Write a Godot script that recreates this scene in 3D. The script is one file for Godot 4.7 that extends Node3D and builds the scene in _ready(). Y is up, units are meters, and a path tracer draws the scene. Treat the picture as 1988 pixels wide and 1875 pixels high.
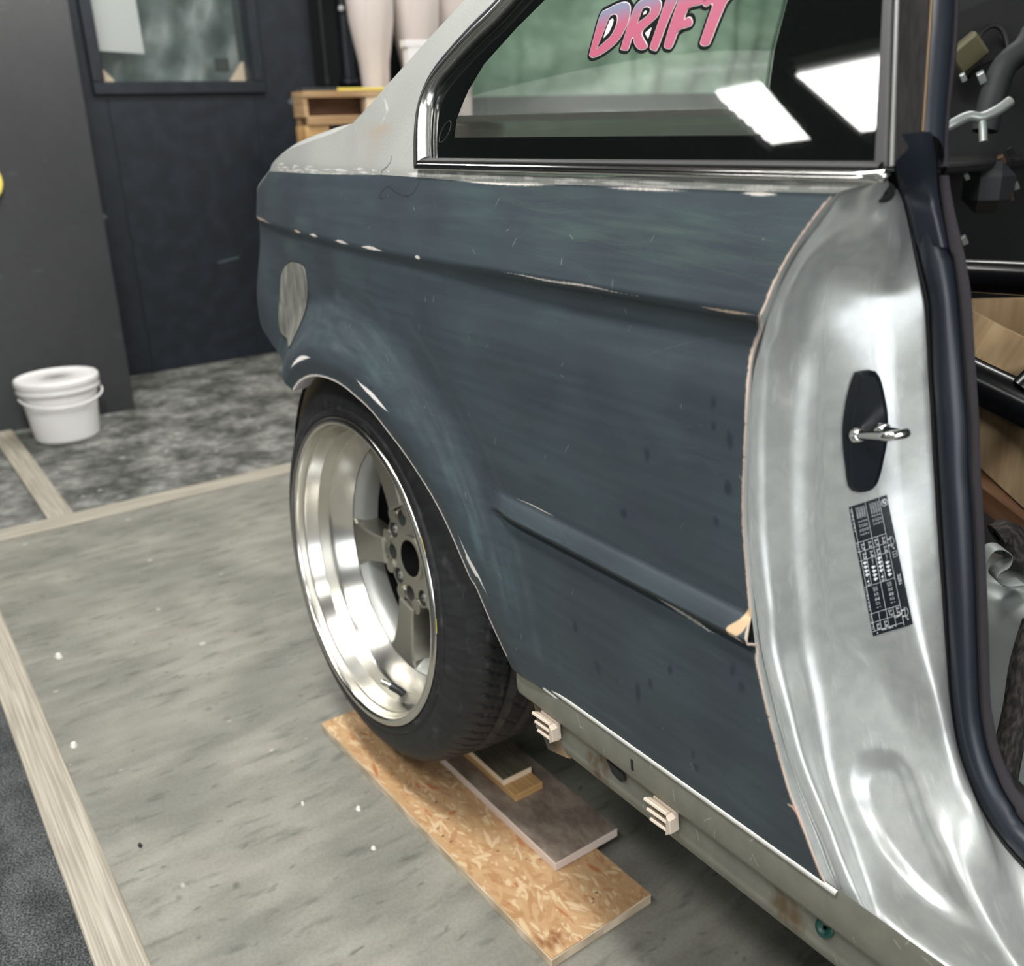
extends Node3D

const AXLE := 0.372
const CREASE := 0.857
# Measured outlines of the car in metres (x along the car, y up, z outwards): [values per point, [numbers]]
const DATA := {
	"Q_TOP": [2, [-.3435,.9347,-.1832,.9362,-.039,.9374,.1533,.9407,.2504,.9399,.3123,.9386,.4336,.9377,.509,.9388,.6083,.9389,.6906,.9393,.7515,.9397,.7898,.9402]],
	"Q_CUT": [2, [.7896,.9409,.7797,.9286,.7642,.9046,.7538,.8815,.747,.8592,.7338,.8285,.7348,.7905,.7354,.742,.7371,.7001,.742,.6667,.7496,.6245,.7568,.5904,.7672,.5573,.7831,.517,.7981,.4803,.8147,.4494,.8308,.4179,.8411,.4037,.8452,.3986]],
	"Q_BOT": [2, [.8383,.3946,.7833,.3959,.7161,.3951,.5994,.3947,.5172,.3955,.4512,.4019,.4259,.4005,.4077,.3976]],
	"ARCH": [2, [-.2259,.412,3.7741,.4,11.4617,.376,18.2921,.3636,20.0436,.3562,29.4694,.3477,36.3624,.341,42.8147,.3327,49.8837,.3247,56.5385,.3164,64.944,.3108,74.0084,.3035,83.5047,.3,94.6335,.2967,106.2315,.2972,117.674,.3006,126.3482,.3021,134.3482,.3021,190,.3121]],
	"Q_ARCH": [2, [.3991,.3983,.3685,.4467,.3452,.4861,.3347,.4941,.3027,.543,.2746,.5742,.2441,.5981,.2092,.6203,.1745,.636,.1316,.6536,.0836,.6638,.0339,.6701,-.024,.6677,-.0831,.6574,-.1396,.6383,-.1791,.6153]],
	"Q_REAR": [2, [-.2598,.6367,-.3145,.6413,-.3858,.6607,-.4415,.672]],
	"FUEL": [2, [-.2118,.8061,-.1745,.8075,-.1416,.8031,-.1372,.7748,-.1424,.7596,-.156,.7355,-.1811,.704,-.211,.6777,-.2511,.681,-.2917,.6839,-.2977,.7021,-.2939,.7188,-.286,.7371,-.275,.7773,-.2484,.7955]],
	"P_REAR": [2, [-.62,.872,-.5,.897,-.42,.915,-.3438,.9355,-.3247,.9467,-.248,.964,-.153,.9761,-.0353,.9884,.0264,.9992,.0726,1.0222,.133,1.0556,.2028,1.0941,.2446,1.1163,.3219,1.1581,.384,1.1912,.5,1.247,.62,1.295]],
	"P_APER": [2, [.66,1.282,.55,1.238,.48,1.209,.4333,1.1903,.3738,1.1488,.3161,1.1081,.2799,1.0885,.2453,1.0673,.2159,1.0443,.2063,1.0172,.216,.9873,.2379,.9514]],
	"P_STRIP": [2, [.2442,.9467,.5075,.9456,.6889,.9467,.7626,.9472,.8178,.9478,.8218,.9491]],
	"P_JT": [2, [.8245,.9518,.814,.948,.8035,.9447,.7909,.9406]],
	"GLASS": [2, [.81,.958,.772,.958,.6807,.958,.4979,.9572,.259,.9566,.2568,.9597,.2335,.9869,.2256,1.0107,.2316,1.0357,.2522,1.0572,.2909,1.0839,.3285,1.1069,.3929,1.1483,.4498,1.1833,.7498,1.1314,.7639,1.091,.7763,1.056]],
	"FRIT": [2, [.2875,.9793,.5445,.9775,.7111,.9761,.7012,1.0042,.6981,1.0156,.694,1.0325,.6926,1.0475,.6912,1.0659,.6852,1.0968,.6797,1.1277,.7458,1.1327,.7726,1.0566,.8066,.9578,.6762,.9578,.4917,.9569,.2504,.9563,.2245,.9869,.2165,1.0109,.2225,1.0361,.2435,1.0578,.2826,1.0848,.3207,1.108,.3858,1.1498,.4431,1.185,.4897,1.166,.4378,1.1375,.3826,1.1009,.3487,1.0805,.3061,1.0501,.2877,1.0235,.2811,.9976]],
	"LT_D": [2, [.4859,1.045,.4851,1.0616,.4853,1.0783,.4935,1.0815,.5057,1.0843,.515,1.0845,.5219,1.0817,.5255,1.0757,.5266,1.066,.5207,1.0536,.5093,1.0464,.4974,1.0425,.4904,1.0423]],
	"LT_DH": [2, [.4953,1.0495,.4976,1.0605,.5002,1.0734,.5039,1.0755,.5091,1.0742,.512,1.0682,.5098,1.0594,.5027,1.0543]],
	"LT_DW": [2, [.5002,1.0571,.5005,1.0644,.5019,1.0712,.505,1.0725,.507,1.0711,.5075,1.0674,.5058,1.0614]],
	"LT_R": [2, [.5267,1.0466,.5271,1.0595,.5282,1.0762,.5308,1.0815,.5384,1.0842,.5497,1.0841,.5597,1.0806,.5633,1.0756,.5625,1.0687,.5567,1.0642,.5485,1.0584,.5525,1.0533,.56,1.0472,.5601,1.0444,.5547,1.0435,.548,1.0456,.5415,1.0507,.5382,1.0553,.5376,1.0458,.5353,1.0447,.5286,1.0455]],
	"LT_RH": [2, [.5399,1.0657,.5412,1.0756,.5442,1.0769,.5485,1.0762,.5509,1.0742,.5498,1.0708]],
	"LT_RW": [2, [.544,1.0712,.5442,1.0733,.546,1.0742,.5479,1.0732,.5471,1.0717]],
	"LT_TW": [2, [.5534,1.0565,.5598,1.0603,.5594,1.0518]],
	"LT_I": [2, [.5635,1.0452,.5649,1.0623,.5662,1.0806,.5691,1.0841,.5753,1.0849,.5797,1.0829,.5799,1.0775,.5763,1.0612,.5742,1.0431,.5709,1.0418,.5657,1.0431]],
	"LT_F": [2, [.5802,1.0448,.58,1.0608,.5816,1.0789,.5822,1.0837,.6102,1.0818,.6147,1.0765,.6108,1.072,.6038,1.0715,.5966,1.0704,.5951,1.063,.5992,1.0644,.6034,1.0627,.6061,1.0587,.6042,1.0566,.5927,1.0549,.5919,1.0491,.5902,1.0421,.5855,1.042,.5817,1.0433]],
	"LT_T": [2, [.6206,1.0441,.6212,1.0576,.6218,1.071,.6158,1.0694,.6105,1.0719,.6105,1.0763,.6115,1.0813,.6381,1.0788,.6397,1.0729,.6365,1.0704,.634,1.0578,.6321,1.0435,.6307,1.041,.6258,1.0407,.6221,1.0421]],
	"K0": [3, [.8241,.9527,-.0143,.8078,.946,-.0123,.7905,.9406,-.0113,.7797,.9286,-.009,.7642,.9046,-.0047,.7538,.8815,-.0008,.747,.8592,.0027,.7338,.8285,-.0051,.7348,.7905,-.0003,.7354,.742,0,.7371,.7001,0,.742,.6667,0,.7496,.6245,0,.7568,.5904,0,.7672,.5573,0,.7831,.517,-.0004,.7981,.4803,-.0017,.8147,.4494,-.0035,.8308,.4179,-.0061,.8422,.4029,-.0076,.8502,.3954,-.0084,.8602,.3801,-.0101,.8737,.3738,-.0109,.8978,.3709,-.0112,.9294,.3655,-.0119]],
	"K1": [3, [.8171,.9503,-.0238,.8027,.9434,-.0226,.7855,.9381,-.0216,.7802,.9276,-.0186,.771,.9118,-.014,.7637,.8999,-.0108,.7565,.8867,-.0094,.749,.87,-.0085,.7437,.8562,-.0078,.7405,.8407,-.007,.738,.8275,-.0063,.7342,.8122,-.006,.7317,.7743,-.0062,.7324,.741,-.0063,.7343,.711,-.0064,.7383,.6746,-.0065,.7441,.6421,-.0066,.7493,.6207,-.0067,.7578,.5874,-.0068,.7704,.5547,-.0069,.7825,.5229,-.0074,.798,.4888,-.0091,.8152,.4599,-.0107,.8319,.4368,-.012,.8475,.4054,-.0131,.8594,.3838,-.0134,.8747,.3755,-.0135,.8999,.3727,-.0137,.9318,.3689,-.014]],
	"K2": [3, [.8113,.9467,-.035,.8047,.9385,-.0301,.7956,.9314,-.026,.781,.9154,-.0213,.7733,.9037,-.0179,.766,.8907,-.0157,.7569,.8732,-.015,.7509,.8578,-.0144,.748,.8408,-.0138,.7424,.8225,-.0131,.7401,.7816,-.0131,.74,.7555,-.0132,.7424,.7206,-.0134,.746,.685,-.0135,.7532,.6493,-.0136,.7594,.6226,-.0137,.7666,.5889,-.0138,.7832,.5488,-.0139,.7975,.5128,-.0148,.8106,.4879,-.0157,.8301,.4569,-.017,.843,.4337,-.0179,.8623,.4011,-.0192,.8725,.3867,-.0199,.8944,.3798,-.0205,.9076,.3789,-.0209,.9425,.3759,-.0219]],
	"K3": [3, [.8061,.9427,-.045,.8032,.9334,-.0385,.799,.9267,-.034,.7922,.9142,-.036,.7807,.903,-.0377,.7653,.8933,-.039,.7587,.8858,-.0401,.7549,.877,-.0408,.7526,.8606,-.0423,.7498,.84,-.044,.7476,.8165,-.046,.7478,.7926,-.046,.7493,.7598,-.046,.7515,.7241,-.046,.7556,.6884,-.046,.7599,.6518,-.046,.7653,.6141,-.046,.7719,.5756,-.046,.7863,.5285,-.0444,.7997,.4879,-.0424,.8133,.4614,-.041,.8302,.439,-.0396,.8496,.4139,-.0376,.8659,.3939,-.036,.8866,.3823,-.0371,.911,.3784,-.0381,.9445,.3733,-.0395]],
	"KM": [3, [.8013,.9414,-.055,.8033,.9299,-.0507,.8038,.917,-.046,.7909,.8979,-.0591,.7775,.8855,-.0653,.7705,.8744,-.0677,.7685,.8585,-.068,.77,.8395,-.0676,.7718,.8171,-.0672,.7742,.794,-.0672,.7776,.7621,-.0672,.7819,.7275,-.0676,.7871,.6924,-.0688,.7939,.6567,-.0711,.8023,.6213,-.0747,.8106,.596,-.079,.8218,.565,-.0837,.8359,.5374,-.0863,.851,.5123,-.0845,.8668,.4916,-.0805,.8865,.4695,-.0729,.9038,.456,-.0667,.923,.44,-.0599,.9443,.4219,-.0568,.9633,.4048,-.0574,.9823,.39,-.0579]],
	"K4": [3, [.7975,.9387,-.064,.8002,.9191,-.0672,.8013,.9008,-.0702,.7932,.8849,-.0775,.7848,.8726,-.0828,.7824,.8635,-.086,.7858,.843,-.0864,.7901,.819,-.0868,.7957,.7907,-.0872,.7996,.7631,-.0876,.8037,.7286,-.0883,.8079,.7053,-.0888,.8161,.6777,-.0896,.8245,.6526,-.0902,.8326,.6272,-.0908,.846,.5942,-.0917,.8569,.5702,-.0932,.8664,.546,-.0956,.874,.5255,-.0976,.8833,.5066,-.098,.8932,.4908,-.098,.9046,.4786,-.098,.9197,.4548,-.0972,.9331,.4322,-.096,.9493,.4121,-.0949,.9715,.3894,-.0934]],
	"K5": [3, [.7766,.9377,-.098,.7811,.9264,-.1013,.7866,.8986,-.1093,.7914,.8829,-.1117,.7989,.8596,-.1146,.8023,.8354,-.1175,.8062,.806,-.12,.8122,.7767,-.12,.8179,.7466,-.12,.8243,.7142,-.12,.8325,.6729,-.12,.8412,.6306,-.12,.8493,.587,-.12,.8566,.5493,-.12,.8656,.5166,-.12,.8741,.4963,-.12,.8861,.4753,-.12,.8954,.4633,-.12,.9094,.4504,-.12,.9336,.4366,-.12,.9638,.4247,-.12]],
	"K6": [3, [.7918,.9453,-.122,.7947,.9314,-.1229,.8049,.8961,-.125,.8092,.8878,-.125,.8162,.8651,-.1252,.8227,.8373,-.1253,.8296,.8045,-.1255,.8369,.7707,-.1257,.8427,.7361,-.1259,.8474,.7141,-.126,.8544,.6788,-.1262,.8612,.6422,-.1264,.8696,.594,-.1266,.8766,.555,-.1268,.8827,.5319,-.1269,.8914,.5097,-.127,.9025,.491,-.1271,.9139,.4781,-.1272,.9247,.4686,-.1273,.9589,.4549,-.1274]],
	"K7": [3, [.7972,.9452,-.126,.8025,.9246,-.1277,.8118,.8985,-.1298,.8135,.8924,-.13,.8222,.8652,-.1302,.828,.8373,-.1303,.8362,.7947,-.1306,.8423,.7608,-.1308,.8477,.7342,-.1309,.8517,.7141,-.131,.8607,.6684,-.1312,.8709,.616,-.1315,.88,.5618,-.1318,.8876,.5364,-.1319,.8952,.5157,-.132,.9063,.4972,-.1321,.9196,.4844,-.1322,.9558,.4709,-.1324]],
	"U0": [3, [.8122,.9569,-.018,.7951,1.0061,-.0387,.7778,1.0558,-.0595,.7623,1.1002,-.0782,.7513,1.1309,-.0911]],
	"U1": [3, [.8218,.9569,-.02,.8039,1.0056,-.0405,.7857,1.0549,-.0612,.7697,1.0991,-.0797,.7584,1.1296,-.0926]],
	"U2": [3, [.8191,.9565,-.0278,.801,1.0057,-.0485,.7834,1.0555,-.0694,.7673,1.1001,-.0881,.7564,1.1308,-.1011]],
	"U3": [3, [.7907,.9748,-.0985,.7763,1.0198,-.1174,.7633,1.0601,-.1343,.747,1.108,-.1545,.7354,1.1411,-.1684]],
	"U4": [3, [.7931,.949,-.1179,.7841,.974,-.1282,.7738,1.01,-.1433,.7672,1.034,-.1534,.7572,1.0619,-.1651,.7397,1.1114,-.1859,.7279,1.1456,-.2002]],
	"U5": [3, [.7976,.9488,-.1229,.7879,.9737,-.1331,.7802,.9999,-.1441,.7737,1.0262,-.1551,.7618,1.0615,-.17,.7452,1.1108,-.1907,.7335,1.1449,-.205]],
	"PL": [3, [.8023,.9743,-.05,.8007,.962,-.055,.7942,.95,-.068,.7793,.9368,-.096,.7827,.9255,-.1003,.7862,.8987,-.11]],
	"PR": [3, [.7908,.9737,-.112,.792,.9614,-.1164,.7918,.9453,-.122,.7947,.9314,-.1229,.8049,.8961,-.125]],
	"MARKS": [4, [.6284,.7226,.0057,.0121,.5994,.6581,.0062,.0101,.5255,.5096,.0068,.0112,.6191,.4799,.0066,.0243,.5597,.4796,.0066,.0153,.6366,.4987,.0049,.0103,.6948,.4367,.0046,.0085,.7003,.7834,.0048,.0107,.7208,.759,.0051,.0123,.7201,.7187,.0063,.0128,.703,.7631,.0043,.0075,.6623,.5254,.0052,.0086,.6913,.4491,.0039,.0095,.7341,.5604,.0049,.0125,.7459,.5514,.0048,.0096,.7099,.687,.0044,.0089,.618,.8938,.0018,.0012,.1402,.6875,.0039,.0032]],
	"FOLD1": [2, [.0953,.6917,.1147,.6854,.1423,.6788,.1654,.6716,.1886,.6647]],
	"FOLD2": [2, [.322,.5545,.326,.5459,.3367,.5298,.3551,.5065,.3379,.5233,.3542,.5109,.3688,.4935,.3776,.4812]],
	"FOLD0": [2, [-.1771,.6508,-.1522,.6651,-.1219,.6776,-.0879,.6858,-.0641,.689]],
	"HAIR": [2, [.2489,.9362,.2418,.927,.2315,.9217,.2203,.9197,.2057,.9212,.1906,.9234,.1771,.9282,.167,.9269,.1535,.9201,.1533,.9151,.1629,.9151]],
	"HAIR2": [2, [.1691,.9614,.1717,.9552,.1649,.95,.1527,.9456,.1515,.9413]],
	"WHITE1": [2, [.3206,.9383,.3693,.9379,.4395,.9376,.5054,.9387]],
	"WHITE2": [2, [.5513,.9378,.6144,.9383,.6651,.9378]],
	"WHITE3": [2, [.7067,.9384,.7294,.9384,.7452,.9385]],
	"NOTCH1": [2, [.7511,.6211,.7466,.6132,.7418,.6067,.736,.6015,.7387,.6001,.7436,.606,.7467,.6111]],
	"NOTCH2": [2, [.7387,.6001,.7415,.5975,.7469,.5954,.753,.5943]],
	"MU": [2, [.42,.6208,.4516,.6225,.4836,.6222,.5103,.6219]],
	"ML2": [2, [.6296,.5901,.6917,.5865,.7057,.5849,.7202,.5863]],
	"PINK": [2, [.7956,.464,.8036,.4653,.8097,.4623,.815,.4536,.8222,.4443]],
}
var M := {}
var K := {}
var rng := RandomNumberGenerator.new()
var car: Node3D
var arch_t := PackedFloat32Array()
var arch_r := PackedFloat32Array()


class Acc:
	var V := PackedVector3Array()
	var N := PackedVector3Array()
	var T := PackedVector2Array()
	var C := PackedColorArray()
	var I := PackedInt32Array()
	var tint := Color.WHITE

	func v(p: Vector3, n: Vector3, t := Vector2.ZERO) -> int:
		V.append(p)
		N.append(n)
		T.append(t)
		C.append(tint)
		return V.size() - 1

	func tri(a: int, b: int, c: int) -> void:
		I.append(a)
		I.append(c)
		I.append(b)

	# flat polygon, convex, seen counter-clockwise
	func flat(p: Array, uvs := []) -> void:
		var n: Vector3 = (p[1] - p[0]).cross(p[2] - p[0]).normalized()
		var s := V.size()
		for i in p.size():
			v(p[i], n, uvs[i] if uvs else Vector2(p[i].x + p[i].z, p[i].y))
		for i in range(1, p.size() - 1):
			tri(s, s + i, s + i + 1)

	# convex polygon turned away from a centre
	func away(p: Array, c: Vector3, uvs := []) -> void:
		var n: Vector3 = (p[1] - p[0]).cross(p[2] - p[0])
		var m := Vector3.ZERO
		for q in p:
			m += q
		if n.dot(m / p.size() - c) < 0.0:
			p.reverse()
			if uvs:
				uvs.reverse()
		flat(p, uvs)

	# rows of points; the outside is along (step in a row) x (step between rows)
	func grid(P: Array, flip := false, wrap := false, us := 1.0, vs := 1.0) -> void:
		var R := P.size()
		var W: int = P[0].size()
		var s := V.size()
		for i in R:
			var row: PackedVector3Array = P[i]
			var up: PackedVector3Array = P[maxi(i - 1, 0)]
			var dn: PackedVector3Array = P[mini(i + 1, R - 1)]
			for j in W:
				var l := j - 1 if j > 0 else (W - 2 if wrap else 0)
				var r := j + 1 if j < W - 1 else (1 if wrap else W - 1)
				var n := (row[r] - row[l]).cross(dn[j] - up[j])
				if n.length_squared() < 1e-18:
					n = (row[r] - row[l]).cross(dn[(j + W / 2) % W] - up[(j + W / 2) % W])
				n = n.normalized()
				v(row[j], -n if flip else n, Vector2(us * j / (W - 1), vs * i / (R - 1)))
		for i in R - 1:
			for j in W - 1:
				var a := s + i * W + j
				if flip:
					tri(a, a + W, a + W + 1)
					tri(a, a + W + 1, a + 1)
				else:
					tri(a, a + 1, a + W + 1)
					tri(a, a + W + 1, a + W)

	func box(size: Vector3, r := 0.002, xf := Transform3D()) -> void:
		var h := size / 2.0
		r = minf(r, minf(h.x, minf(h.y, h.z)) * 0.9)
		var c := xf.origin
		var P := {}
		for sx in [-1, 1]:
			for sy in [-1, 1]:
				for sz in [-1, 1]:
					P[[sx, sy, sz, 0]] = xf * Vector3(sx * h.x, sy * (h.y - r), sz * (h.z - r))
					P[[sx, sy, sz, 1]] = xf * Vector3(sx * (h.x - r), sy * h.y, sz * (h.z - r))
					P[[sx, sy, sz, 2]] = xf * Vector3(sx * (h.x - r), sy * (h.y - r), sz * h.z)
		for s in [-1, 1]:
			away([P[[s, -1, -1, 0]], P[[s, 1, -1, 0]], P[[s, 1, 1, 0]], P[[s, -1, 1, 0]]], c, [Vector2(-h.z, -h.y), Vector2(-h.z, h.y), Vector2(h.z, h.y), Vector2(h.z, -h.y)])
			away([P[[-1, s, -1, 1]], P[[1, s, -1, 1]], P[[1, s, 1, 1]], P[[-1, s, 1, 1]]], c, [Vector2(-h.x, -h.z), Vector2(h.x, -h.z), Vector2(h.x, h.z), Vector2(-h.x, h.z)])
			away([P[[-1, -1, s, 2]], P[[1, -1, s, 2]], P[[1, 1, s, 2]], P[[-1, 1, s, 2]]], c, [Vector2(-h.x, -h.y), Vector2(h.x, -h.y), Vector2(h.x, h.y), Vector2(-h.x, h.y)])
			for t in [-1, 1]:
				away([P[[s, t, -1, 0]], P[[s, t, 1, 0]], P[[s, t, 1, 1]], P[[s, t, -1, 1]]], c)
				away([P[[s, -1, t, 0]], P[[s, 1, t, 0]], P[[s, 1, t, 2]], P[[s, -1, t, 2]]], c)
				away([P[[-1, s, t, 1]], P[[1, s, t, 1]], P[[1, s, t, 2]], P[[-1, s, t, 2]]], c)
				for q in [-1, 1]:
					away([P[[s, t, q, 0]], P[[s, t, q, 1]], P[[s, t, q, 2]]], c)

	# slab between two matching rings of corners (bottom and top), any quadrilaterals
	func slab(lo: Array, hi: Array) -> void:
		var c := Vector3.ZERO
		for q in lo + hi:
			c += q
		c /= lo.size() * 2
		away(lo.duplicate(), c)
		away(hi.duplicate(), c)
		for i in lo.size():
			var j := (i + 1) % lo.size()
			away([lo[i], lo[j], hi[j], hi[i]], c)

	# outline in a plane pushed along the plane's normal, with a chamfered face
	func extrude(poly: PackedVector2Array, depth: float, xf := Transform3D(), bevel := 0.0) -> void:
		if Geometry2D.is_polygon_clockwise(poly):
			poly = poly.duplicate()
			poly.reverse()
		var n := poly.size()
		var inner := PackedVector2Array()
		for i in n:
			var a := (poly[i] - poly[(i + n - 1) % n]).normalized()
			var b := (poly[(i + 1) % n] - poly[i]).normalized()
			var m := (a.orthogonal() + b.orthogonal()).normalized()
			inner.append(poly[i] + (m * -1.0 if m.dot(Vector2(-a.y, a.x)) < 0.0 else m) * bevel)
		var idx := Geometry2D.triangulate_polygon(poly)
		var up := (xf.basis * Vector3(0, 0, 1)).normalized()
		var s := V.size()
		for p in inner:
			v(xf * Vector3(p.x, p.y, depth), up, p)
		for p in poly:
			v(xf * Vector3(p.x, p.y, 0), -up, p)
		for i in range(0, idx.size(), 3):
			var a := idx[i]
			var b := idx[i + 1]
			var c := idx[i + 2]
			if (poly[b] - poly[a]).cross(poly[c] - poly[a]) < 0.0:
				var t := b
				b = c
				c = t
			tri(s + a, s + b, s + c)
			tri(s + n + a, s + n + c, s + n + b)
		for i in n:
			var j := (i + 1) % n
			var lo := [xf * Vector3(poly[i].x, poly[i].y, 0), xf * Vector3(poly[j].x, poly[j].y, 0)]
			var mi := [xf * Vector3(poly[i].x, poly[i].y, depth - bevel), xf * Vector3(poly[j].x, poly[j].y, depth - bevel)]
			flat([lo[0], lo[1], mi[1], mi[0]])
			if bevel > 0.0:
				flat([mi[0], mi[1], xf * Vector3(inner[j].x, inner[j].y, depth), xf * Vector3(inner[i].x, inner[i].y, depth)])

	# profiles of (radius, height) turned about y, or about z
	func lathe(profile: Array, segs := 48, xf := Transform3D(), flip := false) -> void:
		var rows := []
		for p in profile:
			var row := PackedVector3Array()
			for k in segs + 1:
				var a := TAU * k / segs
				row.append(xf * Vector3(p.x * cos(a), p.y, -p.x * sin(a)))
			rows.append(row)
		grid(rows, flip, true)

	func tube(pts: PackedVector3Array, r: float, sides := 10, caps := true, squash := 1.0) -> void:
		var rows := []
		var nn := Vector3.UP
		for i in pts.size():
			var t := (pts[mini(i + 1, pts.size() - 1)] - pts[maxi(i - 1, 0)]).normalized()
			if i == 0:
				nn = Vector3.UP if absf(t.y) < 0.9 else Vector3.RIGHT
			nn = (nn - t * nn.dot(t)).normalized()
			var bb := t.cross(nn)
			var row := PackedVector3Array()
			for k in sides + 1:
				var a := TAU * k / sides
				row.append(pts[i] + nn * cos(a) * r * squash + bb * sin(a) * r)
			rows.append(row)
		if caps:
			var a0 := PackedVector3Array()
			var a1 := PackedVector3Array()
			for k in sides + 1:
				a0.append(pts[0])
				a1.append(pts[pts.size() - 1])
			grid([a0, rows[0]], false, true)
			grid([rows[rows.size() - 1], a1], false, true)
		grid(rows, false, true)

	func mesh() -> ArrayMesh:
		var a := []
		a.resize(Mesh.ARRAY_MAX)
		a[Mesh.ARRAY_VERTEX] = V
		a[Mesh.ARRAY_NORMAL] = N
		a[Mesh.ARRAY_TEX_UV] = T
		a[Mesh.ARRAY_COLOR] = C
		a[Mesh.ARRAY_INDEX] = I
		var m := ArrayMesh.new()
		m.add_surface_from_arrays(Mesh.PRIMITIVE_TRIANGLES, a)
		return m


# ---------------------------------------------------------------- nodes
func obj(called: String, shape, mat: Material, parent: Node = self) -> MeshInstance3D:
	var o := MeshInstance3D.new()
	o.name = called
	o.mesh = shape.mesh() if shape is Acc else shape
	o.material_override = mat
	parent.add_child(o, true)
	return o


func tag(o: Node, label: String, category: String, group := "") -> void:
	o.set_meta("label", label)
	o.set_meta("category", category)
	if group:
		o.set_meta("group", group)


func numbered(called: String) -> String:
	if not has_node(NodePath(called)):
		return called
	var k := 1
	while has_node(NodePath("%s_%03d" % [called, k])):
		k += 1
	return "%s_%03d" % [called, k]


func thing(called: String, label: String, category: String, at := Vector3.ZERO, group := "") -> Node3D:
	var o := Node3D.new()
	o.name = numbered(called)
	o.position = at
	add_child(o)
	tag(o, label, category, group)
	return o


func holder(called: String, parent: Node, at := Vector3.ZERO) -> Node3D:
	var o := Node3D.new()
	o.name = called
	o.position = at
	parent.add_child(o, true)
	return o


func struct(called: String, shape, mat: Material, label := "") -> MeshInstance3D:
	var o := obj(called, shape, mat)
	o.set_meta("kind", "structure")
	if label:
		o.set_meta("label", label)
	return o


func bx(size: Vector3, at := Vector3.ZERO, r := 0.002, turn := 0.0) -> Acc:
	var a := Acc.new()
	a.box(size, r, Transform3D(Basis(Vector3.UP, turn), at))
	return a


# ---------------------------------------------------------------- curves
func pts2(called: String) -> PackedVector2Array:
	var d: Array = DATA[called][1]
	var w: int = DATA[called][0]
	var o := PackedVector2Array()
	for i in range(0, d.size(), w):
		o.append(Vector2(d[i], d[i + 1]))
	return o


func pts3(called: String) -> PackedVector3Array:
	var d: Array = DATA[called][1]
	var o := PackedVector3Array()
	for i in range(0, d.size(), 3):
		o.append(Vector3(d[i], d[i + 1], d[i + 2]))
	return o


func spline(p: PackedVector3Array, n: int) -> PackedVector3Array:
	# Catmull-Rom through the points, then evenly spaced
	var fine := PackedVector3Array()
	for i in p.size() - 1:
		var a := p[maxi(i - 1, 0)]
		var d := p[mini(i + 2, p.size() - 1)]
		for k in 8:
			fine.append(p[i].cubic_interpolate(p[i + 1], a, d, k / 8.0))
	fine.append(p[p.size() - 1])
	return even(fine, n)


func even(fine: PackedVector3Array, n: int) -> PackedVector3Array:
	var at := PackedFloat32Array([0.0])
	for i in range(1, fine.size()):
		at.append(at[i - 1] + fine[i].distance_to(fine[i - 1]))
	var total := at[at.size() - 1]
	var out := PackedVector3Array()
	var j := 0
	for k in n:
		var s := total * k / (n - 1)
		while j < fine.size() - 2 and at[j + 1] < s:
			j += 1
		var t := (s - at[j]) / maxf(at[j + 1] - at[j], 1e-9)
		out.append(fine[j].lerp(fine[j + 1], clampf(t, 0, 1)))
	return out


func spline2(p: PackedVector2Array, n: int) -> PackedVector2Array:
	var q := PackedVector3Array()
	for a in p:
		q.append(Vector3(a.x, a.y, 0))
	var out := PackedVector2Array()
	for a in spline(q, n):
		out.append(Vector2(a.x, a.y))
	return out


func smooth(a: float, b: float, x: float) -> float:
	var t := clampf((x - a) / (b - a), 0.0, 1.0)
	return t * t * (3.0 - 2.0 * t)


func interp(x: float, xs, ys) -> float:
	if x <= xs[0]:
		return ys[0]
	for i in range(1, xs.size()):
		if x <= xs[i]:
			return lerpf(ys[i - 1], ys[i], (x - xs[i - 1]) / (xs[i] - xs[i - 1]))
	return ys[ys.size() - 1]


# ---------------------------------------------------------------- the car's flank: z as a function of x and y
const FLARE_T := [0.0, 20.0, 50.0, 90.0, 150.0, 180.0]
const FLARE_F := [0.004, 0.009, 0.020, 0.027, 0.034, 0.034]


func flank(x: float, y: float, flared := true) -> float:
	var z := 0.0
	if x < 0.35:
		z -= 0.122 * pow((0.35 - x) / 0.95, 2)
	if x < -0.40:
		z -= 0.82 * pow(-0.40 - x, 2)
	if y < 0.55:
		z -= 0.35 * pow(0.55 - y, 2)
	var d := y - CREASE
	if y > 0.95:
		z += 0.003 - 0.15 * (0.95 - CREASE) - 0.25 * pow(0.95 - CREASE, 2) - 0.42 * (y - 0.95)
	elif d > 0.0:
		z += 0.003 - 0.15 * d - 0.25 * d * d
	else:
		var a := smooth(0.1, 0.6, x)
		if d > -0.014:
			z += 0.003 + (-0.006 * a - 0.003) * smooth(0.0, -0.014, d)
		else:
			z += -0.006 * a * smooth(-0.075, -0.014, d)
	z += 0.022 * smooth(0.84, 0.70, y) * smooth(-0.1, -0.45, x)
	if flared:
		var th := rad_to_deg(atan2(y - AXLE, x))
		if th < -90.0:
			th += 360.0
		var r := Vector2(x, y - AXLE).length()
		if r < 0.56:
			var dd := r - interp(th, arch_t, arch_r)
			var f := interp(th, FLARE_T, FLARE_F)
			var k := smooth(0.97, 0.80, y)
			z += (f * smooth(0.115, 0.022, dd) if dd > 0.022 else f - 0.12 * (0.022 - dd)) * k
		# the swage left by the rubbing strip
		if x > 0.36 and y > 0.57 and y < 0.64:
			var w := smooth(0.375, 0.43, x)
			var top := 0.617
			var low := 0.597
			if y < top and y > low:
				z += w * 0.009 * pow((top - y) / (top - low), 0.8)
			elif y <= low:
				var q := low - y
				if q < 0.005:
					z += w * lerpf(0.009, -0.0035, smooth(0.0, 0.005, q))
				else:
					z += w * -0.0035 * smooth(0.018, 0.005, q)
	return z


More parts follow.
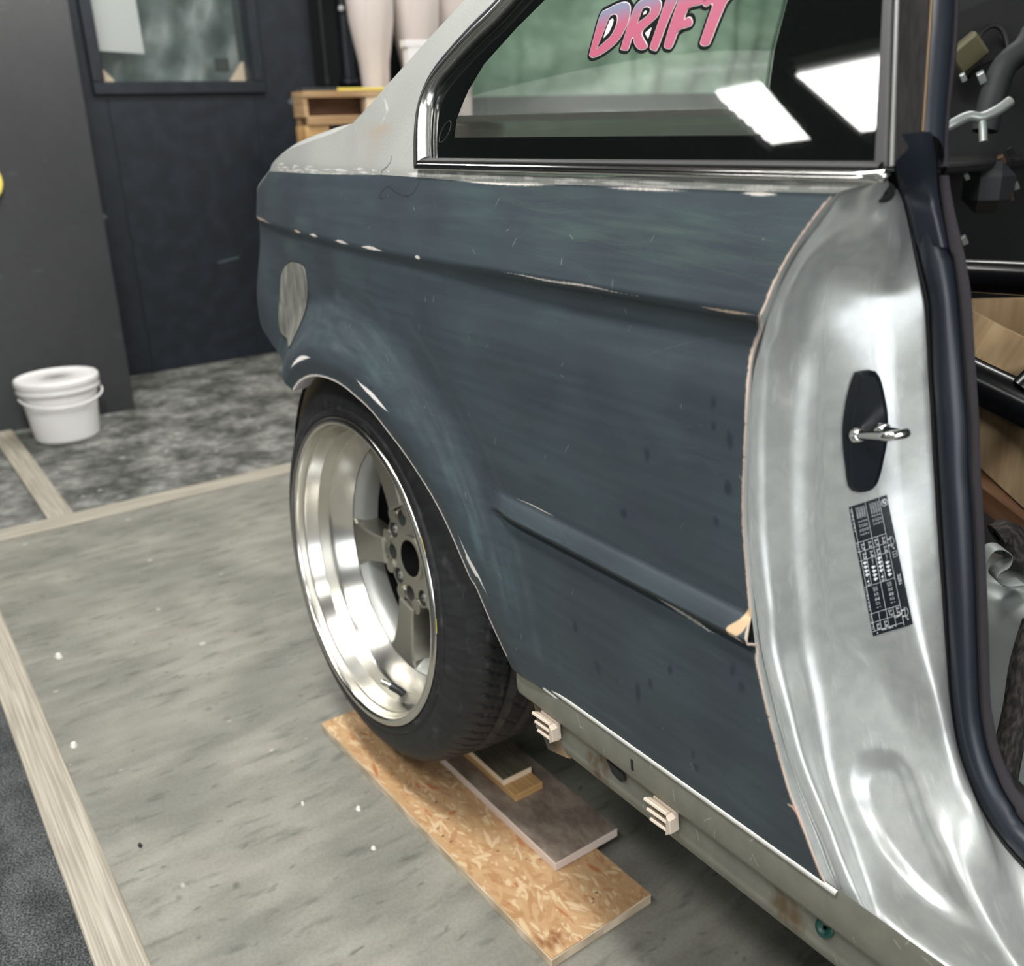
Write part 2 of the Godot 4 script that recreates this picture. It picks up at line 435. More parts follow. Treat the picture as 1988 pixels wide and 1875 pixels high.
# A pressed sheet over an outline in the (x, y) plane. f gives the point, out tells which side shows.
func sheet(poly: PackedVector2Array, cell: float, f: Callable, thick := 0.001, uv := Rect2(0, 0, 1, 1), color = null, edge := true) -> Acc:
	var acc := Acc.new()
	if Geometry2D.is_polygon_clockwise(poly):
		poly = poly.duplicate()
		poly.reverse()
	var fine := PackedVector2Array()
	for i in poly.size():
		var a := poly[i]
		var b := poly[(i + 1) % poly.size()]
		var n := maxi(1, ceili(a.distance_to(b) / (cell * 1.2)))
		for k in n:
			fine.append(a.lerp(b, float(k) / n))
	poly = fine
	var lo := poly[0]
	var hi := poly[0]
	for p in poly:
		lo = lo.min(p)
		hi = hi.max(p)
	lo -= Vector2(cell, cell) * 0.37
	var nx := ceili((hi.x - lo.x) / cell) + 1
	var ny := ceili((hi.y - lo.y) / cell) + 1
	var cut := {}
	for i in poly.size():
		var a := poly[i]
		var b := poly[(i + 1) % poly.size()]
		for cy in range(floori((minf(a.y, b.y) - lo.y) / cell), floori((maxf(a.y, b.y) - lo.y) / cell) + 1):
			for cx in range(floori((minf(a.x, b.x) - lo.x) / cell), floori((maxf(a.x, b.x) - lo.x) / cell) + 1):
				cut[cy * nx + cx] = true
	var made := {}
	var e := cell * 0.12
	var put := func(p: Vector2) -> int:
		var key := Vector2i((p * 2e5).round())
		if made.has(key):
			return made[key]
		var q: Vector3 = f.call(p)
		var du: Vector3 = f.call(p + Vector2(e, 0)) - f.call(p - Vector2(e, 0))
		var dv: Vector3 = f.call(p + Vector2(0, e)) - f.call(p - Vector2(0, e))
		if color != null:
			acc.tint = color.call(p)
		var k := acc.v(q, du.cross(dv).normalized(), Vector2((p.x - uv.position.x) / uv.size.x, 1.0 - (p.y - uv.position.y) / uv.size.y))
		made[key] = k
		return k
	for cy in ny:
		var xs := []
		var yy := lo.y + (cy + 0.5) * cell
		for i in poly.size():
			var a := poly[i]
			var b := poly[(i + 1) % poly.size()]
			if (a.y > yy) != (b.y > yy):
				xs.append(a.x + (yy - a.y) / (b.y - a.y) * (b.x - a.x))
		xs.sort()
		for cx in nx:
			var p := lo + Vector2(cx, cy) * cell
			var box := PackedVector2Array([p, p + Vector2(cell, 0), p + Vector2(cell, cell), p + Vector2(0, cell)])
			if cut.has(cy * nx + cx):
				for bit in Geometry2D.intersect_polygons(box, poly):
					if Geometry2D.is_polygon_clockwise(bit):
						continue
					var ids := []
					for q in bit:
						ids.append(put.call(q))
					var idx := Geometry2D.triangulate_polygon(bit)
					for i in range(0, idx.size(), 3):
						if (bit[idx[i + 1]] - bit[idx[i]]).cross(bit[idx[i + 2]] - bit[idx[i]]) > 0.0:
							acc.tri(ids[idx[i]], ids[idx[i + 1]], ids[idx[i + 2]])
						else:
							acc.tri(ids[idx[i]], ids[idx[i + 2]], ids[idx[i + 1]])
			else:
				var mid := p.x + cell * 0.5
				var inside := 0
				for x in xs:
					if x < mid:
						inside += 1
				if inside % 2 == 1:
					var a: int = put.call(box[0])
					var b: int = put.call(box[1])
					var c: int = put.call(box[2])
					var d: int = put.call(box[3])
					acc.tri(a, b, c)
					acc.tri(a, c, d)
	if thick > 0.0:
		var count := acc.V.size()
		var tris := acc.I.duplicate()
		for i in count:
			acc.tint = acc.C[i]
			acc.v(acc.V[i] - acc.N[i] * thick, -acc.N[i], acc.T[i])
		for i in range(0, tris.size(), 3):
			acc.tri(tris[i] + count, tris[i + 1] + count, tris[i + 2] + count)
		if edge:
			for i in poly.size():
				var a: int = put.call(poly[i])
				var b: int = put.call(poly[(i + 1) % poly.size()])
				var n := (acc.V[b] - acc.V[a]).cross(acc.N[a]).normalized()
				var s := acc.V.size()
				for q in [a, b]:
					acc.tint = acc.C[q]
					acc.v(acc.V[q], n, acc.T[q])
					acc.v(acc.V[q] - acc.N[q] * thick, n, acc.T[q])
				acc.tri(s, s + 1, s + 3)
				acc.tri(s, s + 3, s + 2)
	return acc


func joined(parts: Array) -> PackedVector2Array:
	var o := PackedVector2Array()
	for p in parts:
		for q in p:
			if o.is_empty() or o[o.size() - 1].distance_to(q) > 2e-4:
				o.append(q)
	return o


func back(p: PackedVector2Array) -> PackedVector2Array:
	var q := p.duplicate()
	q.reverse()
	return q


# profile of corners, each rounded by its own radius
func rounded(c: Array, r: Array, per := 5, mids := []) -> PackedVector3Array:
	var out := PackedVector3Array([c[0]])
	for i in range(1, c.size() - 1):
		var a: Vector3 = c[i - 1]
		var b: Vector3 = c[i]
		var d: Vector3 = c[i + 1]
		var r0 := minf(r[i], a.distance_to(b) * 0.48)
		var r1 := minf(r[i], d.distance_to(b) * 0.48)
		var s := b + (a - b).normalized() * r0
		var t := b + (d - b).normalized() * r1
		var from := out[out.size() - 1]
		var mid: int = mids[i - 1] if mids else 2
		for k in range(1, mid + 1):
			out.append(from.lerp(s, float(k) / (mid + 1)))
		for k in per + 1:
			var u := float(k) / per
			out.append(s.lerp(b, u).lerp(b.lerp(t, u), u))
	var last := out[out.size() - 1]
	for k in range(1, 4):
		out.append(last.lerp(c[c.size() - 1], k / 3.0))
	return out


# ---------------------------------------------------------------- textures
func noise(w: int, h: int, freq: float, s: int, sx := 1, sy := 1, oct := 4) -> PackedByteArray:
	var n := FastNoiseLite.new()
	n.seed = s
	n.noise_type = FastNoiseLite.TYPE_SIMPLEX
	n.frequency = freq
	n.fractal_octaves = oct
	var im := n.get_seamless_image(w / sx, h / sy, false, false, 0.12)
	im.convert(Image.FORMAT_L8)
	if sx > 1 or sy > 1:
		im.resize(w, h, Image.INTERPOLATE_CUBIC)
	return im.get_data()


# colour + sum of layers; a layer is [bytes, colour shift, low, high] with the noise remapped from low..high to -1..1 (or 0..1 when it is a patch)
func blend(w: int, h: int, base: Color, layers: Array) -> Image:
	var out := PackedByteArray()
	out.resize(w * h * 3)
	var r := PackedFloat32Array()
	var g := PackedFloat32Array()
	var b := PackedFloat32Array()
	for t in layers:
		for k in 256:
			var x := clampf(float(k - t[2]) / (t[3] - t[2]), 0.0, 1.0)
			if t.size() < 5:
				x = x * 2.0 - 1.0
			r.append(t[1].r * x * 255.0)
			g.append(t[1].g * x * 255.0)
			b.append(t[1].b * x * 255.0)
	var br := base.r * 255.0
	var bg := base.g * 255.0
	var bb := base.b * 255.0
	var data := []
	for t in layers:
		data.append(t[0])
	var o := 0
	for i in w * h:
		var x := br
		var y := bg
		var z := bb
		var k := 0
		for d in data:
			var q: int = k + d[i]
			x += r[q]
			y += g[q]
			z += b[q]
			k += 256
		out[o] = clampi(int(x), 0, 255)
		out[o + 1] = clampi(int(y), 0, 255)
		out[o + 2] = clampi(int(z), 0, 255)
		o += 3
	return Image.create_from_data(w, h, false, Image.FORMAT_RGB8, out)


func shift(v: float, tint := Color.WHITE) -> Color:
	return Color(tint.r * v, tint.g * v, tint.b * v)


func dab(im: Image, p: Vector2, rx: float, ry: float, col: Color, soft := 0.3) -> void:
	var w := im.get_width()
	var h := im.get_height()
	for y in range(maxi(0, floori(p.y - ry - 1)), mini(h, ceili(p.y + ry + 2))):
		for x in range(maxi(0, floori(p.x - rx - 1)), mini(w, ceili(p.x + rx + 2))):
			var d := Vector2((x - p.x) / maxf(rx, 0.3), (y - p.y) / maxf(ry, 0.3)).length()
			var a := clampf((1.0 + soft - d) / (soft * 2.0 + 0.5 / maxf(minf(rx, ry), 0.5)), 0.0, 1.0) * col.a
			if a > 0.003:
				var c := im.get_pixel(x, y)
				im.set_pixel(x, y, Color(lerpf(c.r, col.r, a), lerpf(c.g, col.g, a), lerpf(c.b, col.b, a)))


func stroke(im: Image, pts: PackedVector2Array, w: float, col: Color, gaps := 0.0, taper := false, wobble := 0.0) -> void:
	var total := 0.0
	for i in pts.size() - 1:
		total += pts[i].distance_to(pts[i + 1])
	var done := 0.0
	for i in pts.size() - 1:
		var l := pts[i].distance_to(pts[i + 1])
		var n := maxi(1, int(l / maxf(w * 0.35, 0.5)))
		for k in n:
			var t := (done + l * k / n) / maxf(total, 1e-6)
			var ww := w * (sin(PI * clampf(t, 0.02, 0.98)) if taper else 1.0) * (1.0 + wobble * rng.randf_range(-1, 1))
			if gaps > 0.0 and rng.randf() < gaps:
				continue
			dab(im, pts[i].lerp(pts[i + 1], float(k) / n), ww * 0.5, ww * 0.5, col, 0.25)
		done += l


func tex(im: Image) -> ImageTexture:
	im.generate_mipmaps()
	return ImageTexture.create_from_image(im)


func mat(called: String, col: Color, rough := 0.6, metal := 0.0, t: Texture2D = null) -> StandardMaterial3D:
	var m := StandardMaterial3D.new()
	m.resource_name = called
	m.albedo_color = col
	m.roughness = rough
	m.metallic = metal
	m.albedo_texture = t
	M[called] = m
	return m


func c8(r: int, g: int, b: int, a := 255) -> Color:
	return Color8(r, g, b, a)


# ---------------------------------------------------------------- materials
func paint_primer() -> ImageTexture:
	var w := 2048
	var h := 800
	var im := blend(w, h, c8(58, 67, 73), [
		[noise(w, h, 0.05, 11, 16, 1), shift(0.009), 60, 200],
		[noise(w, h, 0.008, 12, 2, 2), Color(0.008, 0.013, 0.011), 60, 200],
		[noise(w, h, 0.3, 13), shift(0.008), 40, 215],
		[noise(w, h, 0.02, 14, 8, 2), Color(0.02, 0.03, 0.025), 170, 245, true]])
	var at := func(p: Vector2) -> Vector2: return Vector2((p.x + 0.65) / 1.6 * w, (0.985 - p.y) / 0.625 * h)
	var path := func(called: String) -> PackedVector2Array:
		var o := PackedVector2Array()
		for p in spline2(pts2(called), 60):
			o.append(at.call(p))
		return o
	# sanding swirls: long thin arcs a little lighter than the primer
	for i in 260:
		var p := Vector2(rng.randf_range(-0.5, 0.8), rng.randf_range(0.42, 0.94))
		var a := rng.randf_range(-0.25, 0.12)
		var l := rng.randf_range(0.04, 0.22)
		var bend := rng.randf_range(-0.02, 0.02)
		var line := PackedVector2Array()
		for k in 9:
			var t := k / 8.0
			line.append(at.call(p + Vector2(t * l, t * l * a + bend * sin(PI * t))))
		stroke(im, line, rng.randf_range(0.8, 1.5), Color(0.5, 0.56, 0.56, rng.randf_range(0.04, 0.16)), 0.35)
	for i in 70:
		var p := Vector2(rng.randf_range(0.4, 0.74), rng.randf_range(0.865, 0.935))
		var line := PackedVector2Array()
		for k in 9:
			line.append(at.call(p + Vector2(k * 0.012, sin(k * 0.5 + p.y * 30) * 0.0035)))
		stroke(im, line, 1.6, Color(0.34, 0.42, 0.37, 0.12), 0.2)
	# greenish rubbed patches
	for q in [[0.55, 0.905, 0.13, 0.02, 0.35], [0.66, 0.895, 0.1, 0.025, 0.3], [0.42, 0.93, 0.1, 0.012, 0.2], [-0.22, 0.83, 0.05, 0.02, 0.3]]:
		for k in 40:
			var p: Vector2 = at.call(Vector2(q[0] + rng.randfn(0, q[2] * 0.5), q[1] + rng.randfn(0, q[3] * 0.5)))
			dab(im, p, rng.randf_range(12, 60), rng.randf_range(1.5, 4), Color(0.36, 0.44, 0.39, q[4] * 0.35), 0.7)
	# sanding dust round the wheel arch, with light on the upturned flare painted in
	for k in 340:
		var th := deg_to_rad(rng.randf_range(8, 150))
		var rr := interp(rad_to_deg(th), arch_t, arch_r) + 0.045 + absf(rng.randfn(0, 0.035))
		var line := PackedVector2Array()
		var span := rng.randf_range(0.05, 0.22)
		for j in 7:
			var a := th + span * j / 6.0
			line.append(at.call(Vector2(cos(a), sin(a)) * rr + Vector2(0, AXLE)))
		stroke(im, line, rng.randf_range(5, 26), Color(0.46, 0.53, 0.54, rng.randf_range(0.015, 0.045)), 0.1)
	# drips and finger marks
	var d: Array = DATA["MARKS"][1]
	for i in range(0, d.size(), 4):
		var p: Vector2 = at.call(Vector2(d[i], d[i + 1]))
		var rx: float = d[i + 2] / 1.6 * w * 0.62
		var ry: float = d[i + 3] / 0.625 * h * 0.5
		for k in 3:
			dab(im, p + Vector2(rng.randfn(0, rx * 0.25), rng.randfn(0, ry * 0.3)), rx * rng.randf_range(0.7, 1.1), ry * rng.randf_range(0.6, 1.1), Color(0.16, 0.19, 0.23, 0.5), 0.3)
	# bare filler and metal where edges are sanded through
	var pale := c8(222, 214, 206)
	var pink := c8(206, 182, 164)
	for s in [[-0.60, -0.30], [-0.172, -0.13], [-0.095, -0.05], [0.01, 0.068], [0.1, 0.172], [0.25, 0.263], [0.415, 0.62], [0.68, 0.748]]:
		var line := PackedVector2Array()
		for k in 24:
			var x := lerpf(s[0], s[1], k / 23.0)
			line.append(at.call(Vector2(x, CREASE - 0.0005 + 0.0006 * sin(x * 60))))
		stroke(im, line, 3.0 if s[1] > 0.4 else 5.5, pink if s[0] > 0.6 or s[1] < -0.1 else pale, 0.0, true, 0.25)
	for s in ["FOLD0", "FOLD1", "FOLD2"]:
		stroke(im, path.call(s), 9.0, Color(0.93, 0.91, 0.89), 0.0, true, 0.06)
	for s in ["WHITE1", "WHITE2", "WHITE3"]:
		stroke(im, path.call(s), 3.6, pale, 0.0, true, 0.2)
	var cut := PackedVector2Array()
	for p in spline2(pts2("Q_CUT"), 120):
		cut.append(at.call(p))
	stroke(im, cut.slice(1, 119), 4.5, c8(186, 166, 152), 0.05, false, 0.2)
	for k in 3:
		var from := [2, 58, 92][k] as int
		var to := [46, 88, 116][k] as int
		stroke(im, cut.slice(from, to), 7.0 - k * 1.2, c8(200, 182, 168), 0.06, true, 0.2)
	for q in [[0.752, 0.622], [0.76, 0.585]]:
		dab(im, at.call(Vector2(q[0], q[1])), 5, 5, pink)
	stroke(im, path.call("PINK"), 7, c8(214, 176, 160), 0.1, true, 0.4)
	stroke(im, path.call("NOTCH1"), 9, c8(205, 176, 142), 0.0, false, 0.2)
	stroke(im, path.call("NOTCH2"), 4, pale, 0.0, true, 0.3)
	stroke(im, path.call("MU"), 2.2, c8(206, 190, 176), 0.0, true)
	stroke(im, path.call("ML2"), 4, pale, 0.0, true, 0.2)
	var arc := PackedVector2Array()
	for p in spline2(pts2("Q_ARCH"), 160):
		arc.append(at.call(p))
	stroke(im, arc.slice(4), 10.0, c8(226, 218, 212), 0.0, false, 0.1)
	var low := PackedVector2Array()
	for p in spline2(pts2("Q_BOT"), 80):
		low.append(at.call(p + Vector2(0, 0.002)))
	stroke(im, low.slice(0, 70), 5.0, c8(226, 222, 216), 0.0, false, 0.15)
	stroke(im, path.call("HAIR"), 1.6, Color(0.13, 0.15, 0.17, 0.85))
	# short bright nicks
	for i in 60:
		var p: Vector2 = at.call(Vector2(rng.randf_range(0.0, 0.84), rng.randf_range(0.42, 0.93)))
		stroke(im, PackedVector2Array([p, p + Vector2(rng.randf_range(-8, 8), rng.randf_range(2, 12))]), 1.1, Color(0.72, 0.76, 0.76, rng.randf_range(0.2, 0.7)))
	return tex(im)


func paint_silver() -> ImageTexture:
	var w := 1536
	var h := 512
	var im := blend(w, h, c8(176, 178, 173), [[noise(w, h, 0.35, 21), shift(0.03), 40, 215], [noise(w, h, 0.01, 22, 2, 2), Color(0.02, 0.022, 0.02), 60, 200]])
	var at := func(p: Vector2) -> Vector2: return Vector2((p.x + 0.65) / 1.55 * w, (1.31 - p.y) / 0.46 * h)
	for i in 120:
		var p: Vector2 = at.call(Vector2(rng.randf_range(-0.3, 0.8), rng.randf_range(0.938, 0.9475)))
		var l := rng.randf_range(6, 60)
		stroke(im, PackedVector2Array([p, p + Vector2(l, rng.randf_range(-1.5, 1.5))]), rng.randf_range(1, 3.5), c8(235, 233, 228, 220), 0.12, true, 0.4)
	for i in 40:
		var p: Vector2 = at.call(Vector2(rng.randf_range(-0.2, 0.25), rng.randf_range(0.95, 1.1)))
		stroke(im, PackedVector2Array([p, p + Vector2(rng.randf_range(-20, 20), rng.randf_range(-14, 14))]), 0.9, c8(225, 226, 222, 120))
	stroke(im, PackedVector2Array([at.call(Vector2(0.10, 1.03)), at.call(Vector2(0.125, 1.012)), at.call(Vector2(0.115, 0.992))]), 4, c8(214, 214, 210, 180), 0.2, true, 0.5)
	for k in 14:
		dab(im, at.call(Vector2(0.10 + rng.randfn(0, 0.022), 0.985 + rng.randfn(0, 0.008))), 22, 5, c8(182, 158, 140, 40), 0.8)
	var hair := PackedVector2Array()
	for p in pts2("HAIR2"):
		hair.append(at.call(p))
	stroke(im, hair, 1.4, Color(0.15, 0.16, 0.17, 0.8))
	return tex(im)


const GLYPH := {
	"0": [14, 17, 17, 17, 17, 17, 14], "1": [4, 12, 4, 4, 4, 4, 14], "2": [14, 17, 1, 2, 4, 8, 31], "3": [14, 17, 1, 6, 1, 17, 14], "4": [2, 6, 10, 18, 31, 2, 2],
	"5": [31, 16, 30, 1, 1, 17, 14], "6": [14, 16, 30, 17, 17, 17, 14], "7": [31, 1, 2, 4, 4, 8, 8], "8": [14, 17, 17, 14, 17, 17, 14], "9": [14, 17, 17, 15, 1, 1, 14],
	".": [0, 0, 0, 0, 0, 12, 12], "i": [4, 0, 12, 4, 4, 4, 14], "m": [0, 0, 26, 21, 21, 21, 21], "a": [0, 0, 14, 1, 15, 17, 15], "x": [0, 0, 17, 10, 4, 10, 17], "/": [1, 1, 2, 4, 8, 16, 16],
	"R": [30, 17, 17, 30, 20, 18, 17], "V": [17, 17, 17, 17, 10, 10, 4], "W": [17, 17, 17, 21, 21, 27, 17], "H": [17, 17, 17, 31, 17, 17, 17], "Z": [31, 1, 2, 4, 8, 16, 31], "b": [16, 16, 30, 17, 17, 17, 30], "r": [0, 0, 22, 25, 16, 16, 16], "-": [0, 0, 0, 31, 0, 0, 0],
}


# text running down the label (turned a quarter), first letter at p
func letters(im: Image, s: String, p: Vector2, u: float, col: Color, along := Vector2(0, 1)) -> void:
	var side := Vector2(-along.y, along.x)
	for ch in s:
		if GLYPH.has(ch):
			for r in 7:
				for c in 5:
					if GLYPH[ch][r] & (16 >> c):
						var q := p + along * c * u + side * r * u
						im.fill_rect(Rect2i(int(minf(q.x, q.x)), int(q.y), maxi(1, ceili(u)), maxi(1, ceili(u))), col)
		p += along * u * (6.0 if ch != "." else 4.5)


func print_label() -> ImageTexture:
	var w := 320
	var h := 1000
	var im := Image.create(w, h, false, Image.FORMAT_RGB8)
	im.fill(c8(20, 24, 32))
	for i in 900:
		dab(im, Vector2(rng.randf_range(250, 318), rng.randf_range(100, 980)), rng.randf_range(1, 3), rng.randf_range(2, 9), Color(0.32, 0.38, 0.38, 0.1), 0.6)
	var wh := c8(222, 226, 228)
	var vl := func(s: float, t0: float, t1: float) -> void: im.fill_rect(Rect2i(int(s * w) - 1, int(t0 * h), 3, int((t1 - t0) * h)), wh)
	var hl := func(t: float, s0: float, s1: float) -> void: im.fill_rect(Rect2i(int(s0 * w), int(t * h) - 1, int((s1 - s0) * w), 3), wh)
	vl.call(0.79, 0.0, 0.99)
	vl.call(0.43, 0.0, 0.965)
	vl.call(0.06, 0.01, 0.965)
	for s in [0.2, 0.57]:
		vl.call(s, 0.275, 0.616)
	vl.call(0.24, 0.83, 0.965)
	vl.call(0.6, 0.83, 0.965)
	for t in [0.275, 0.345, 0.414, 0.616, 0.828, 0.897, 0.965]:
		hl.call(t, 0.0, 0.79)
	var col := [0.185, 0.375, 0.545, 0.735]
	for r in 2:
		for c in 4:
			letters(im, [["2.7", "2.2", "2.7", "2.2"], ["3.3", "2.8", "3.3", "2.8"]][r][c], Vector2(col[c] * w, (0.292 + 0.07 * r) * h), 3.1, wh)
	letters(im, "2.2", Vector2(0.74 * w, 0.838 * h), 3.1, wh)
	letters(im, "2.7", Vector2(0.55 * w, 0.84 * h), 3.1, wh)
	letters(im, "2.8", Vector2(0.39 * w, 0.912 * h), 3.1, wh)
	letters(im, "3.2", Vector2(0.2 * w, 0.915 * h), 3.1, wh)
	# seated figures
	for q in [[0.13, 0.435, 4], [0.32, 0.485, 4], [0.5, 0.435, 4], [0.68, 0.485, 4]]:
		for k in q[2]:
			var p := Vector2(q[0] * w, (q[1] + k * 0.031) * h)
			dab(im, p, 15, 9, wh, 0.1)
			dab(im, p + Vector2(14, 2), 7, 6, wh, 0.1)
			dab(im, p + Vector2(0, 9), 8, 7, wh, 0.1)
	for q in [[0.13, 0.567], [0.5, 0.567]]:
		dab(im, Vector2(q[0] * w + 6, (q[1] - 0.006) * h), 3, 3, wh, 0.1)
		dab(im, Vector2(q[0] * w, (q[1] + 0.012) * h), 10, 8, wh, 0.1)
		letters(im, "/", Vector2((q[0] + 0.04) * w, (q[1] + 0.022) * h), 3.0, wh)
		im.fill_rect(Rect2i(int((q[0] - 0.03) * w), int((q[1] + 0.036) * h), 18, 10), wh)
		im.fill_rect(Rect2i(int((q[0] - 0.03) * w) + 3, int((q[1] + 0.036) * h) + 3, 12, 4), c8(20, 24, 32))
	for s in [0.36, 0.72]:
		letters(im, "max.", Vector2(s * w, 0.424 * h), 2.0, wh)
	for r in [[0.385, 0.02, ["2055560", "2055560", "2254550", "2254550"]], [0.385, 0.125, ["R 16 91 V", "R 15 91 H", "R 17 91 W", "R 17 91 Z"]], [0.75, 0.02, ["1856550", "2056060", "2254550", "2056060"]], [0.75, 0.115, ["R 16 V", "R 15 H", "R 17 W", "R 15 H"]], [0.32, 0.635, ["225 45 50", "245 40 50"]], [0.32, 0.73, ["R 17 7", "R 17 9"]], [0.68, 0.632, ["205 60 55", "225 55 50"]], [0.68, 0.727, ["R 15 7", "R 16 9"]]]:
		for k in r[2].size():
			letters(im, r[2][k], Vector2((r[0] - 0.062 * k) * w, r[1] * h), 2.0, wh)
	letters(im, "1 095 984", Vector2(0.6 * w, 0.978 * h), 2.2, wh, Vector2(-1, 0))
	dab(im, Vector2(0.12 * w, 0.985 * h), 5, 5, wh, 0.1)
	letters(im, "328i", Vector2(0.93 * w, 0.60 * h), 3.6, wh)
	letters(im, "205 60 R 15 91 H", Vector2(0.055 * w, 0.02 * h), 1.8, wh)
	letters(im, "2.2 2.7", Vector2(0.055 * w, 0.28 * h), 1.8, wh)
	letters(im, "175 65 R 15 84 H", Vector2(0.055 * w, 0.63 * h), 1.8, wh)
	letters(im, "2.2 2.8 3.2", Vector2(0.055 * w, 0.84 * h), 1.8, wh)
	# car outlines with arrows
	for t in [0.345, 0.895]:
		var c := Vector2(0.90 * w, t * h)
		var line := PackedVector2Array([c + Vector2(-8, -38), c + Vector2(2, -34), c + Vector2(14, -16), c + Vector2(14, 14), c + Vector2(3, 24), c + Vector2(0, 42), c + Vector2(-10, 42), c + Vector2(-10, -38)])
		stroke(im, line, 3, wh)
		for k in [-22, 24]:
			dab(im, c + Vector2(-11, k), 8, 8, wh, 0.1)
			dab(im, c + Vector2(-11, k), 4, 4, c8(20, 24, 32), 0.1)
			dab(im, c + Vector2(-28, k), 7, 6, wh, 0.1)
		dab(im, c + Vector2(2, 56), 6, 6, wh, 0.1)
	stroke(im, PackedVector2Array([Vector2(0.86, 0.425) * Vector2(w, h), Vector2(0.96, 0.425) * Vector2(w, h), Vector2(0.96, 0.465) * Vector2(w, h), Vector2(0.86, 0.465) * Vector2(w, h), Vector2(0.86, 0.425) * Vector2(w, h)]), 3, wh)
	stroke(im, PackedVector2Array([Vector2(0.86, 0.445) * Vector2(w, h), Vector2(0.95, 0.445) * Vector2(w, h)]), 3, wh)
	# roundel
	var c := Vector2(0.9 * w, 0.048 * h)
	for y in range(-28, 29):
		for x in range(-28, 29):
			var d := Vector2(x, y).length()
			if (d < 28 and d > 24) or (d < 15 and (x * y > 0 or d > 12.5)) or (d > 17 and d < 22 and absf(atan2(y, x) + 1.57) < 0.9 and int(atan2(y, x) * 9.0) % 3 != 0):
				im.set_pixel(int(c.x) + x, int(c.y) + y, wh)
	# a scuffed pale scrape
	stroke(im, PackedVector2Array([Vector2(0.57, 0.912) * Vector2(w, h), Vector2(0.72, 0.905) * Vector2(w, h), Vector2(0.83, 0.875) * Vector2(w, h)]), 13, c8(200, 198, 190), 0.05, true, 0.3)
	return tex(im)


func paint_floor() -> ImageTexture:
	var w := 1024
	var im := blend(w, w, c8(126, 125, 116), [
		[noise(w, w, 0.03, 31, 1, 4), shift(0.024), 60, 200],
		[noise(w, w, 0.006, 32), Color(0.035, 0.033, 0.03), 60, 200],
		[noise(w, w, 0.05, 33, 1, 4), Color(-0.09, -0.085, -0.08), 175, 235, true],
		[noise(w, w, 0.25, 34), shift(0.018), 50, 205]])
	for i in 900:
		var p := Vector2(rng.randf() * w, rng.randf() * w)
		var q := rng.randf() * 0.74
		var l := rng.randf_range(3, 16)
		stroke(im, PackedVector2Array([p, p + Vector2(rng.randf_range(-5, 5), l)]), rng.randf_range(1, 2.6), c8(84, 84, 78, 120) if q < 0.7 else c8(190, 188, 180, 140), 0.1, true, 0.5)
	for i in 130:
		dab(im, Vector2(rng.randf() * w, rng.randf() * w), rng.randf_range(1, 4), rng.randf_range(1, 4), c8(84, 80, 72, 120) if rng.randf() < 0.6 else c8(205, 204, 198, 150))
	return tex(im)


func paint_old_floor() -> ImageTexture:
	var w := 512
	var im := blend(w, w, c8(98, 99, 94), [
		[noise(w, w, 0.012, 41), shift(0.10), 50, 205],
		[noise(w, w, 0.05, 42), shift(0.07), 50, 205],
		[noise(w, w, 0.3, 43), shift(0.05), 50, 205]])
	for i in 90:
		dab(im, Vector2(rng.randf() * w, rng.randf() * w), rng.randf_range(1, 4), rng.randf_range(0.8, 2.5), c8(206, 206, 200, 190))
	return tex(im)


func paint_osb() -> ImageTexture:
	var w := 1280
	var h := 400
	var im := Image.create(w, h, false, Image.FORMAT_RGB8)
	im.fill(c8(178, 144, 104))
	for i in 2600:
		var p := Vector2(rng.randf() * w, rng.randf() * h)
		var a := rng.randfn(0.0, 0.55) + (PI / 2 if rng.randf() < 0.12 else 0.0)
		var l := rng.randf_range(25, 110)
		var d := Vector2(cos(a), sin(a))
		var t := rng.randf()
		var c := c8(186, 152, 112).lerp(c8(164, 124, 84), t * t)
		if rng.randf() < 0.2:
			c = c8(202, 176, 140)
		if rng.randf() < 0.025:
			c = c8(166, 106, 66)
		var hw := rng.randf_range(3, 11)
		var pts := PackedVector2Array([p - d * l / 2, p + d * l / 2])
		stroke(im, pts, hw * 2.0, Color(c.r, c.g, c.b, 0.75), 0.0, true, 0.06)
		if rng.randf() < 0.5:
			var s := d.orthogonal() * hw * 0.8
			stroke(im, PackedVector2Array([p - d * l * 0.36 + s, p + d * l * 0.36 + s]), 1.4, c8(150, 108, 66, 130), 0.1, true)
	for i in 34:
		dab(im, Vector2(rng.randf() * w, rng.randf() * h), rng.randf_range(2, 4), rng.randf_range(2, 7), c8(92, 64, 40, 200))
	for k in 30:
		dab(im, Vector2(1235 + rng.randfn(0, 10), 45 + rng.randfn(0, 26)), 9, 7, c8(112, 66, 36, 70), 0.6)
	return tex(im)


func paint_wood(base: Color, s: int, grain := 0.07, w := 512, h := 256) -> ImageTexture:
	return tex(blend(w, h, base, [[noise(w, h, 0.09, s, 16, 1), shift(grain * 0.6), 60, 200], [noise(w, h, 0.02, s + 1, 4, 1), shift(grain * 0.4), 60, 200]]))


